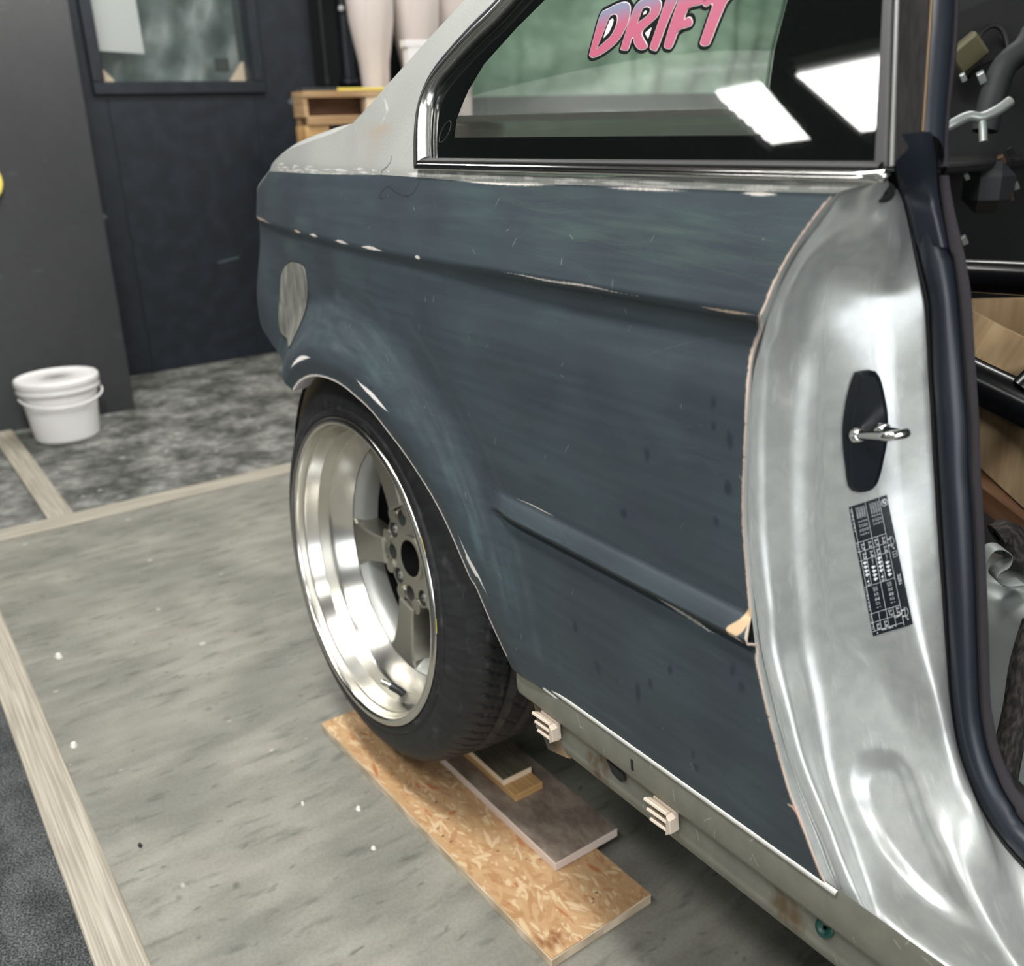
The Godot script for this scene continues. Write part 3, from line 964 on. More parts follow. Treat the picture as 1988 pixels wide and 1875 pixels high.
func materials() -> void:
	var m: StandardMaterial3D
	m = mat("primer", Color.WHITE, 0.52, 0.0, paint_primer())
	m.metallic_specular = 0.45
	m = mat("silver", Color.WHITE, 0.38, 0.3, paint_silver())
	m.clearcoat_enabled = true
	m.clearcoat = 0.5
	m.clearcoat_roughness = 0.15
	var flake := tex(blend(512, 512, c8(184, 187, 185), [[noise(512, 512, 0.4, 51), shift(0.035), 40, 215], [noise(512, 512, 0.012, 52), Color(0.02, 0.02, 0.016), 60, 200], [noise(512, 512, 0.02, 53, 1, 4), Color(0.05, 0.05, 0.05), 190, 235, true]]))
	m = mat("jamb", Color.WHITE, 0.34, 0.5, flake)
	m.uv1_scale = Vector3(2, 4, 1)
	m.clearcoat_enabled = true
	m.clearcoat = 0.6
	m.clearcoat_roughness = 0.12
	var worn := blend(1024, 128, c8(128, 128, 117), [[noise(1024, 128, 0.02, 54), Color(0.014, 0.014, 0.012), 60, 200], [noise(1024, 128, 0.3, 55), shift(0.012), 40, 215]])
	for i in 70:
		var p := Vector2(rng.randf() * 1024, rng.randf() * 128)
		stroke(worn, PackedVector2Array([p, p + Vector2(rng.randf_range(-14, 14), rng.randf_range(-20, 20))]), 1.2, c8(214, 214, 206, 180), 0.2)
	m = mat("sill_paint", Color.WHITE, 0.45, 0.35, tex(worn))
	mat("lip_paint", c8(206, 206, 200), 0.4, 0.3)
	var rusty := worn.duplicate() as Image
	for q in [[0.205, 0.62, 40], [0.5, 0.35, 26], [0.52, 0.6, 30], [0.03, 0.4, 40]]:
		for k in q[2] as int:
			dab(rusty, Vector2(q[0] * 1024 + rng.randfn(0, 13), q[1] * 128 + rng.randfn(0, 16)), rng.randf_range(2, 7), rng.randf_range(2, 9), c8(92, 66, 40, 70), 0.6)
	m = mat("sill_rust", Color.WHITE, 0.55, 0.25, tex(rusty))
	mat("chrome", c8(226, 226, 222), 0.14, 1.0)
	mat("bright_trim", c8(200, 200, 196), 0.24, 1.0)
	mat("rubber", c8(30, 33, 38), 0.48)
	m = mat("seal_rubber", c8(32, 37, 46), 0.36)
	m.metallic_specular = 0.5
	mat("black_gap", c8(12, 12, 13), 0.8)
	mat("dull_trim", c8(30, 30, 31), 0.6)
	m = mat("channel_felt", Color.WHITE, 0.9, 0.0, tex(blend(128, 512, c8(50, 47, 46), [[noise(128, 512, 0.08, 62, 1, 4), shift(0.03), 60, 200], [noise(128, 512, 0.02, 63, 1, 8), Color(0.08, 0.08, 0.07), 170, 235, true]])))
	m = mat("felt", Color.WHITE, 0.95, 0.0, tex(blend(256, 256, c8(46, 43, 47), [[noise(256, 256, 0.35, 61), shift(0.12), 50, 205]])))
	m.uv1_scale = Vector3(2, 30, 1)
	m = mat("frit", c8(9, 9, 10), 0.9)
	m.specular_mode = BaseMaterial3D.SPECULAR_DISABLED
	m = StandardMaterial3D.new()
	m.resource_name = "glass"
	m.transparency = BaseMaterial3D.TRANSPARENCY_ALPHA
	m.albedo_color = Color(0.45, 0.6, 0.5, 0.003)
	m.roughness = 0.02
	M["glass"] = m
	m = m.duplicate()
	m.albedo_color = Color(0.6, 0.66, 0.64, 0.06)
	M["pane"] = m
	m = mat("sticker", Color.WHITE, 0.4)
	m.vertex_color_use_as_albedo = true
	mat("print_white", c8(206, 200, 198), 0.5)
	m = mat("print_black", c8(14, 15, 16), 0.8)
	m.metallic_specular = 0.2
	mat("label", Color.WHITE, 0.35, 0.0, print_label())
	mat("latch_plastic", c8(20, 24, 31), 0.22)
	mat("plug_green", c8(16, 66, 58), 0.4)
	mat("clip_plastic", c8(196, 182, 166), 0.5)
	m = mat("alloy_polished", c8(206, 204, 198), 0.2, 1.0)
	mat("alloy_machined", c8(190, 187, 176), 0.33, 0.9)
	mat("alloy_painted", c8(178, 180, 176), 0.42, 0.35)
	mat("pocket", c8(84, 86, 84), 0.6, 0.2)
	m = mat("tyre_rubber", Color.WHITE, 0.6, 0.0, tex(blend(512, 256, c8(31, 32, 34), [[noise(512, 256, 0.03, 71), shift(0.02), 60, 200], [noise(512, 256, 0.3, 72), shift(0.02), 40, 215], [noise(512, 256, 0.05, 73, 8, 1), Color(0.13, 0.13, 0.12), 185, 240, true]])))
	m.uv1_scale = Vector3(6, 1, 1)
	mat("dark_metal", c8(26, 26, 27), 0.6, 0.3)
	mat("inner_dark", c8(22, 23, 24), 0.75)
	mat("inner_grey", c8(40, 43, 45), 0.65)
	mat("liner_tan", c8(150, 138, 116), 0.6)
	mat("tube_black", c8(12, 13, 15), 0.22)
	mat("bracket_silver", c8(176, 182, 180), 0.36, 0.5)
	m = mat("hose", Color.WHITE, 0.8, 0.0, tex(blend(256, 256, c8(40, 36, 33), [[noise(256, 256, 0.05, 75), shift(0.09), 50, 205]])))
	mat("connector_olive", c8(96, 92, 66), 0.6)
	mat("wire", c8(18, 18, 19), 0.5)
	mat("pale_plastic", c8(206, 210, 190), 0.5)
	m = mat("cardboard", Color.WHITE, 0.85, 0.0, tex(blend(256, 256, c8(172, 147, 112), [[noise(256, 256, 0.02, 77), shift(0.04), 50, 205], [noise(256, 256, 0.2, 78, 1, 8), shift(0.025), 50, 205]])))
	mat("brown_board", Color.WHITE, 0.6, 0.0, paint_wood(c8(104, 74, 52), 79))
	mat("carpet_black", c8(22, 22, 23), 0.95)
	# the workshop
	m = mat("bay_floor", Color.WHITE, 0.62, 0.0, paint_floor())
	m = mat("old_floor", Color.WHITE, 0.75, 0.0, paint_old_floor())
	m = mat("asphalt", Color.WHITE, 0.9, 0.0, tex(blend(512, 512, c8(56, 59, 59), [[noise(512, 512, 0.22, 81), shift(0.16), 50, 205], [noise(512, 512, 0.01, 82), shift(0.05), 50, 205]])))
	m = mat("strip", Color.WHITE, 0.7, 0.0, tex(blend(512, 128, c8(160, 153, 139), [[noise(512, 128, 0.12, 83, 16, 1), shift(0.06), 60, 200], [noise(512, 128, 0.03, 84, 2, 1), shift(0.02), 60, 200]])))
	m.uv1_scale = Vector3(0.6, 11, 1)
	var navy := blend(1024, 1024, c8(23, 29, 38), [[noise(1024, 1024, 0.008, 85), shift(0.018), 60, 200], [noise(1024, 1024, 0.05, 86), shift(0.01), 60, 200]])
	for i in 120:
		var p := Vector2(rng.randf() * 1024, rng.randf() * 1024)
		stroke(navy, PackedVector2Array([p, p + Vector2(rng.randf_range(-14, 14), rng.randf_range(-14, 14))]), rng.randf_range(1, 4), c8(92, 104, 112, 60), 0.3, true)
	m = mat("navy_paint", Color.WHITE, 0.5, 0.0, tex(navy))
	var dark := blend(512, 512, c8(13, 15, 19), [[noise(512, 512, 0.01, 87), Color(0.016, 0.014, 0.012), 60, 200], [noise(512, 512, 0.06, 88), shift(0.012), 60, 200]])
	for i in 40:
		dab(dark, Vector2(rng.randf() * 512, rng.randf() * 512), rng.randf_range(2, 6), rng.randf_range(1, 3), c8(92, 94, 92, 90), 0.6)
	m = mat("sheet_black", Color.WHITE, 0.5, 0.0, tex(dark))
	mat("scrape_grey", c8(84, 94, 100), 0.7)
	mat("white_wall", c8(206, 206, 200), 0.8)
	mat("ceiling_dark", c8(46, 48, 50), 0.85)
	mat("recess_black", c8(16, 18, 22), 0.7)
	m = mat("bucket_plastic", c8(232, 230, 228), 0.35)
	m.subsurf_scatter_enabled = true
	m.subsurf_scatter_strength = 0.08
	mat("osb", Color.WHITE, 0.7, 0.0, paint_osb())
	mat("osb_edge", Color.WHITE, 0.85, 0.0, tex(blend(256, 64, c8(196, 178, 154), [[noise(256, 64, 0.25, 91, 4, 1), shift(0.09), 50, 205]])))
	mat("laminate", Color.WHITE, 0.42, 0.0, tex(blend(512, 256, c8(138, 124, 112), [[noise(512, 256, 0.012, 92), Color(0.05, 0.048, 0.045), 60, 200], [noise(512, 256, 0.05, 93), shift(0.02), 60, 200]])))
	mat("laminate_edge", c8(216, 200, 190), 0.7)
	mat("pine", Color.WHITE, 0.6, 0.0, paint_wood(c8(198, 158, 106), 94))
	mat("olive_wood", Color.WHITE, 0.6, 0.0, paint_wood(c8(108, 102, 82), 96))
	mat("pine_edge", c8(226, 206, 176), 0.7)
	mat("crate_wood", Color.WHITE, 0.65, 0.0, paint_wood(c8(172, 140, 102), 97))
	mat("yellow", c8(222, 204, 92), 0.5)
	m = mat("pale_foam", c8(206, 194, 188), 0.75)
	mat("white_card", c8(234, 230, 228), 0.7)
	mat("green_cloth", Color.WHITE, 0.75, 0.0, tex(blend(512, 512, c8(140, 168, 146), [[noise(512, 512, 0.008, 98), Color(0.05, 0.045, 0.045), 60, 200], [noise(512, 512, 0.03, 99), shift(0.025), 60, 200]])))
	mat("film_grey", Color.WHITE, 0.4, 0.0, tex(blend(256, 256, c8(92, 104, 102), [[noise(256, 256, 0.02, 101), shift(0.07), 60, 200]])))
	mat("paper", c8(196, 198, 196), 0.8)
	mat("bench_dark", c8(20, 34, 33), 0.6)
	m = mat("lamp_glow", Color.WHITE, 0.6)
	m.emission_enabled = true
	m.emission = Color(1.0, 0.995, 0.98)
	m.emission_energy_multiplier = 3.0
	m = mat("door_glow", c8(226, 230, 232), 0.5)
	m.emission_enabled = true
	m.emission = Color(0.97, 0.985, 1.0)
	m.emission_energy_multiplier = 1.2
	mat("lamp_frame", c8(206, 206, 206), 0.5)
	mat("debris_white", c8(222, 220, 212), 0.7)
	mat("debris_dark", c8(40, 40, 42), 0.7)


# ---------------------------------------------------------------- the workshop
func lamp(at: Vector3, size: Vector2, energy: float, label: String, turn := 0.0) -> void:
	var t := thing("ceiling_light", label, "light", at, "long ceiling lights of the workshop")
	t.rotation.y = turn
	obj("frame", bx(Vector3(size.x + 0.04, 0.05, size.y + 0.04), Vector3(0, 0.03, 0), 0.004), M.lamp_frame, t)
	obj("diffuser", bx(Vector3(size.x, 0.012, size.y), Vector3.ZERO, 0.003), M.lamp_glow, t)
	var l := AreaLight3D.new()
	l.name = "glow"
	l.area_size = size
	l.light_energy = energy
	l.light_color = Color(1.0, 0.995, 0.98)
	l.area_range = 20.0
	l.shadow_enabled = true
	l.position = Vector3(0, -0.012, 0)
	l.rotation.x = -PI / 2
	t.add_child(l)
	for s in [-1, 1]:
		var a := Acc.new()
		a.tube(PackedVector3Array([Vector3(s * size.x * 0.4, 0.05, 0), Vector3(s * size.x * 0.4, 2.95 - at.y, 0)]), 0.004, 6)
		obj("hanger", a, M.dark_metal, t)


func room() -> void:
	var a := Acc.new()
	a.box(Vector3(9.6, 0.2, 10.0), 0.001, Transform3D(Basis(), Vector3(1.1, -0.1, -0.5)))
	var f := Acc.new()
	f.away([Vector3(-3.9, 0, 4.4), Vector3(5.8, 0, 4.4), Vector3(5.8, 0, -5.4), Vector3(-3.9, 0, -5.4)], Vector3(0, -1, 0), [Vector2(0, 0), Vector2(0, 6), Vector2(6, 6), Vector2(6, 0)])
	f.box(Vector3(9.7, 0.2, 9.8), 0.001, Transform3D(Basis(), Vector3(0.95, -0.102, -0.5)))
	struct("floor", f, M.old_floor, "worn dark concrete floor of the workshop")
	# the bay the car stands in, and the rough ground beside it
	var bay := Acc.new()
	bay.away([Vector3(-1.49, 0.003, 0.41), Vector3(5.5, 0.003, 0.41), Vector3(5.5, 0.003, -4.9), Vector3(-1.49, 0.003, -4.9)], Vector3(2, -1, -2), [Vector2(0, 0), Vector2(3.5, 0), Vector2(3.5, 2.65), Vector2(0, 2.65)])
	bay.flat([Vector3(-1.49, 0.003, 0.41), Vector3(-1.49, 0.0, 0.41), Vector3(5.5, 0.0, 0.41), Vector3(5.5, 0.003, 0.41)])
	struct("floor", bay, M.bay_floor, "smooth grey floor of the bay under the car")
	var rough := Acc.new()
	rough.away([Vector3(-1.49, 0.002, 4.1), Vector3(5.5, 0.002, 4.1), Vector3(5.5, 0.002, 0.462), Vector3(-1.49, 0.002, 0.462)], Vector3(2, -1, 2), [Vector2(0, 0), Vector2(14, 0), Vector2(14, 7.3), Vector2(0, 7.3)])
	struct("floor", rough, M.asphalt, "rough dark grey ground left of the bay")
	for q in [[Vector3(7.0, 0.006, 0.06), Vector3(1.95, 0.0035, 0.436), 0.0, "pale strip along the near edge of the bay"], [Vector3(5.4, 0.006, 0.085), Vector3(-1.535, 0.0035, -2.25), PI / 2, "pale strip across the rear end of the bay"], [Vector3(1.55, 0.006, 0.07), Vector3(-2.36, 0.0035, 0.175), 0.0, "pale strip running on towards the dark wall"]]:
		struct("trim", bx(q[0], q[1], 0.002, q[2]), M.strip, q[3])
	# the navy wall with its window
	var w := Acc.new()
	w.box(Vector3(0.14, 3.0, 4.9), 0.002, Transform3D(Basis(), Vector3(-3.27, 1.5, 1.912)))
	w.box(Vector3(0.14, 3.0, 0.30), 0.002, Transform3D(Basis(), Vector3(-3.27, 1.5, -1.319)))
	w.box(Vector3(0.14, 1.218, 0.631), 0.001, Transform3D(Basis(), Vector3(-3.27, 0.609, -0.8535)))
	w.box(Vector3(0.14, 1.0, 0.631), 0.001, Transform3D(Basis(), Vector3(-3.27, 2.5, -0.8535)))
	struct("wall_back", w, M.navy_paint, "scuffed navy painted wall at the back")
	for q in [[1.152, -1.362, 0.085, 0.020, 0.75], [0.705, -0.43, 0.06, 0.018, -0.75], [0.46, -0.95, 0.10, 0.006, 0.15]]:
		var sc := Acc.new()
		sc.box(Vector3(0.0012, q[3], q[2]), 0.0004, Transform3D(Basis(Vector3.RIGHT, q[4]), Vector3(-3.1995, q[0], q[1])))
		obj("scrape", sc, M.scrape_grey, get_node("wall_back"))
	var win := holder("window_1", self)
	win.set_meta("kind", "structure")
	for q in [[Vector3(0.022, 0.05, 0.735), Vector3(-3.189, 1.193, -0.8535)], [Vector3(0.022, 0.05, 0.735), Vector3(-3.189, 2.025, -0.8535)], [Vector3(0.022, 0.785, 0.05), Vector3(-3.189, 1.609, -0.511)], [Vector3(0.022, 0.785, 0.05), Vector3(-3.189, 1.609, -1.196)]]:
		obj("window_frame", bx(q[0], q[1], 0.004), M.navy_paint, win)
	obj("pane", bx(Vector3(0.004, 0.79, 0.64), Vector3(-3.255, 1.61, -0.8535), 0.0005), M.pane, win)
	# behind the pane: a sheet of paper, crumpled film, wood wedges
	var room_back := Acc.new()
	room_back.box(Vector3(0.05, 3.0, 4.0), 0.002, Transform3D(Basis(), Vector3(-4.3, 1.5, 0.0)))
	var t: Node3D
	var pa := Acc.new()
	pa.slab([Vector3(-3.30, 1.345, -0.50), Vector3(-3.296, 1.345, -0.50), Vector3(-3.296, 1.332, -0.745), Vector3(-3.30, 1.332, -0.745)], [Vector3(-3.30, 1.98, -0.50), Vector3(-3.296, 1.98, -0.50), Vector3(-3.296, 1.98, -0.735), Vector3(-3.30, 1.98, -0.735)])
	tag(obj("paper_sheet", pa, M.paper), "plain pale sheet of paper hung inside the dark window", "paper")
	var rows := []
	for i in 30:
		var row := PackedVector3Array()
		for j in 40:
			var y := 2.0 - 0.82 * i / 29.0
			var z := -0.49 - 0.74 * j / 39.0
			row.append(Vector3(-3.40 + 0.016 * sin(z * 34 + y * 9) + 0.01 * sin(y * 27 + z * 12), y, z))
		rows.append(row)
	var film := Acc.new()
	film.grid(rows, true)
	tag(obj("plastic_film", film, M.film_grey), "crumpled grey-green plastic film behind the pane of the dark window", "film")
	for q in [[-0.565, -1.0, "tan wedge in the lower corner of the window under the paper"], [-1.14, 1.0, "tan wedge in the lower corner of the window nearest the crate"]]:
		var e := Acc.new()
		e.extrude(PackedVector2Array([Vector2(0, 0), Vector2(q[1] * 0.075 * -1, 0), Vector2(0, 0.09)]), 0.03, Transform3D(Basis(Vector3(0, 0, -1), Vector3(0, 1, 0), Vector3(1, 0, 0)), Vector3(-3.315, 1.215, q[0] + q[1] * -0.03)), 0.002)
		tag(obj("wood_wedge", e, M.pine_edge), q[2], "wedge")
	tag(obj("dark_pad", bx(Vector3(0.02, 0.055, 0.06), Vector3(-3.30, 1.29, -1.075), 0.004), M.inner_dark), "small dark square pad against the film in the window", "pad")
	# other walls and the ceiling
	struct("wall_back_1", bx(Vector3(0.12, 3.0, 4.0), Vector3(-3.72, 1.5, -3.35)), M.recess_black, "dark recess beyond the navy wall")
	struct("wall_left", bx(Vector3(9.6, 3.0, 0.12), Vector3(1.0, 1.5, -5.3)), M.white_wall)
	struct("wall_right", bx(Vector3(9.6, 3.0, 0.12), Vector3(1.0, 1.5, 4.32)), M.white_wall)
	var front := Acc.new()
	front.box(Vector3(0.12, 3.0, 4.9), 0.001, Transform3D(Basis(), Vector3(5.72, 1.5, -2.95)))
	front.box(Vector3(0.12, 3.0, 1.0), 0.001, Transform3D(Basis(), Vector3(5.72, 1.5, 3.9)))
	front.box(Vector3(0.12, 0.5, 3.9), 0.001, Transform3D(Basis(), Vector3(5.72, 2.75, 1.45)))
	struct("wall_front", front, M.white_wall)
	# unseen glowing bay door, added for the highlights on the jamb ridges
	var door := holder("added_door_1", self)
	door.set_meta("kind", "structure")
	for k in 5:
		obj("glow_panel", bx(Vector3(0.02, 0.46, 3.86), Vector3(5.74, 0.26 + 0.5 * k, 1.45), 0.003), M.door_glow, door)
		obj("rail", bx(Vector3(0.05, 0.04, 3.9), Vector3(5.73, 0.02 + 0.5 * k, 1.45), 0.003), M.lamp_frame, door)
	var day := AreaLight3D.new()
	day.name = "daylight"  # area light of the added door, brightens the jamb
	day.area_size = Vector2(3.8, 2.4)
	day.light_energy = 7.0
	day.light_color = Color(0.97, 0.985, 1.0)
	day.area_range = 20.0
	day.shadow_enabled = true
	day.position = Vector3(5.70, 1.26, 1.45)
	day.rotation.y = PI / 2
	door.add_child(day)
	struct("wall_back_2", room_back, M.white_wall)
	struct("ceiling", bx(Vector3(10.4, 0.12, 9.8), Vector3(0.9, 3.01, -0.5)), M.ceiling_dark)
	var p := Acc.new()
	p.slab([Vector3(-1.13, 2.575, 1.12), Vector3(-1.215, 2.575, 1.12), Vector3(-1.055, 2.575, 1.68), Vector3(-0.828, 2.575, 1.68)], [Vector3(-1.13, 2.615, 1.12), Vector3(-1.215, 2.615, 1.12), Vector3(-1.055, 2.615, 1.68), Vector3(-0.828, 2.615, 1.68)])
	struct("beam", p, M.dark_metal, "tapering dark beam under the ceiling light")
	var baffle := thing("added_baffle", "added dark steps under one end of a ceiling light, jagging its reflection in the side window", "baffle", Vector3(-1.42, 2.55, 1.52))  # unseen steps added to shape the lamp's reflection in the glass
	for k in 8:
		obj("step", bx(Vector3(0.20, 0.03, 0.0365), Vector3(-0.048 + 0.0185 * k, 0, -0.14 + 0.0365 * k), 0.001), M.dark_metal, baffle)
	for k in 2:
		var r := Acc.new()
		r.tube(PackedVector3Array([Vector3(-0.08, 0.01, -0.12 + 0.24 * k), Vector3(-0.08, 0.4, -0.12 + 0.24 * k)]), 0.004, 6)
		obj("hanger", r, M.dark_metal, baffle)

	# the big black sheet leaning on the wall
	var s := Acc.new()
	s.slab([Vector3(-2.624, 0.0, -0.302), Vector3(-2.624, 0.0, 1.9), Vector3(-2.636, 0.0, 1.9), Vector3(-2.636, 0.0, -0.302)], [Vector3(-3.17, 2.0, -0.452), Vector3(-3.17, 2.0, 1.9), Vector3(-3.182, 2.0, 1.9), Vector3(-3.182, 2.0, -0.452)])
	for i in s.T.size():
		s.T[i] = Vector2(s.V[i].z * 0.6, s.V[i].y * 0.6)
	tag(obj("black_sheet", s, M.sheet_black), "large scuffed black sheet leaning against the navy wall behind the bucket", "sheet")
	var ring := Acc.new()
	var xf := Transform3D(Basis(Vector3(-0.263, 0.965, 0), Vector3(0.965, 0.263, 0), Vector3(0, 0, -1)), Vector3(-2.859, 0.865, 0.047))
	ring.lathe([Vector2(0.05, 0.0), Vector2(0.05, 0.03), Vector2(0.054, 0.034), Vector2(0.078, 0.034), Vector2(0.082, 0.03), Vector2(0.082, 0.0), Vector2(0.05, 0.0)], 40, xf)
	t = thing("tape_roll", "yellow roll hanging on the black sheet at the edge of the photo", "tape roll")
	obj("roll", ring, M.yellow, t)
	# white bucket
	t = thing("white_bucket", "white plastic bucket with a closed lid in front of the black sheet", "bucket", Vector3(-2.41, 0.0, -0.012))
	var b := Acc.new()
	b.lathe([Vector2(0.0, 0.0), Vector2(0.1, 0.0), Vector2(0.106, 0.006), Vector2(0.108, 0.014), Vector2(0.126, 0.172), Vector2(0.128, 0.178)], 56)
	obj("body", b, M.bucket_plastic, t)
	b = Acc.new()
	b.lathe([Vector2(0.126, 0.176), Vector2(0.137, 0.178), Vector2(0.138, 0.186), Vector2(0.134, 0.191), Vector2(0.134, 0.2), Vector2(0.139, 0.203), Vector2(0.139, 0.218), Vector2(0.135, 0.225), Vector2(0.128, 0.226), Vector2(0.124, 0.22), Vector2(0.115, 0.219), Vector2(0.0, 0.222)], 56)
	obj("lid", b, M.bucket_plastic, t)
	b = Acc.new()
	var hp := PackedVector3Array()
	for k in 21:
		var q := PI * k / 20.0
		hp.append(Vector3(sin(q) * 0.112 + 0.03, 0.168 - sin(q) * 0.028, -cos(q) * 0.136))
	b.tube(hp, 0.0035, 8)
	obj("handle", b, M.bucket_plastic, t)
	crate()
	# cloth and bench seen through the car's windows
	rows = []
	for i in 40:
		var row := PackedVector3Array()
		for j in 120:
			var y := 2.75 - 1.62 * i / 39.0
			var z := -2.1 - 3.0 * j / 119.0
			row.append(Vector3(-3.42 + 0.05 * sin(z * 7.0 + sin(y * 2.0) * 1.2) + 0.02 * sin(z * 23 + y * 6) + 0.012 * sin(y * 17 + z * 5), y, z))
		rows.append(row)
	film = Acc.new()
	film.grid(rows, true)
	tag(obj("hanging_cloth", film, M.green_cloth), "pale green sheet hanging in folds, seen through the car's side window", "cloth")
	t = thing("bench", "dark bench under the green sheet, seen through the car's side window", "bench", Vector3(-3.2, 0, -3.7))
	obj("top", bx(Vector3(0.5, 0.13, 2.9), Vector3(0, 1.065, 0), 0.005), M.bench_dark, t)
	for k in [-1.35, 0.0, 1.35]:
		obj("leg", bx(Vector3(0.4, 1.0, 0.08), Vector3(0, 0.5, k), 0.005), M.bench_dark, t)
	var cover := []
	for i in 16:
		var row := PackedVector3Array()
		for j in 90:
			var z := lerpf(-2.0, -4.5, j / 89.0)
			var top := 0.972 + 0.022 * sin(z * 5.0) + 0.012 * sin(z * 17.0 + 1.0)
			var v := i / 15.0
			var x := -2.40 - 0.34 * smooth(0.45, 1.0, v) - 0.012 * sin(z * 31.0) * (1.0 - v)
			row.append(Vector3(x, top * minf(1.0, v / 0.5) + 0.008 * sin(z * 23 + v * 9) * smooth(0.5, 0.8, v), z))
		cover.append(row)
	film = Acc.new()
	film.grid(cover)
	if film.N[90 * 4 + 20].x < 0.0:
		film = Acc.new()
		film.grid(cover, true)
	tag(obj("covered_stack", film, M.green_cloth), "pale green cover draped over a low stack in front of the dark bench", "cover")
	lamp(Vector3(-0.69, 2.6, 1.455), Vector2(1.36, 0.27), 1.7, "long bright ceiling light over the floor beside the rear wheel", 0.124)
	lamp(Vector3(0.35, 2.6, 0.5), Vector2(1.36, 0.22), 5.0, "added ceiling light right above the side of the car, brightening floor and flank")  # unseen lamp added to brighten the floor and graze the flank
	lamp(Vector3(1.5, 2.6, 1.5), Vector2(1.36, 0.30), 3.0, "long bright ceiling light behind the photographer")
	lamp(Vector3(-0.72, 2.6, -2.2), Vector2(1.36, 0.30), 2.2, "long bright ceiling light over the far side of the car")
	lamp(Vector3(1.9, 2.6, -2.2), Vector2(1.36, 0.30), 2.2, "long bright ceiling light over the far front of the car")
	lamp(Vector3(-2.1, 2.6, -0.5), Vector2(0.3, 1.36), 3.0, "crosswise ceiling light in front of the navy wall")
	lamp(Vector3(-2.3, 2.6, -3.6), Vector2(0.3, 1.36), 2.4, "added crosswise ceiling light, brightening the corner with the green sheet")  # unseen lamp added to light the hanging green sheet
	lamp(Vector3(3.4, 2.6, 0.4), Vector2(0.3, 1.36), 2.6, "crosswise ceiling light in front of the car")


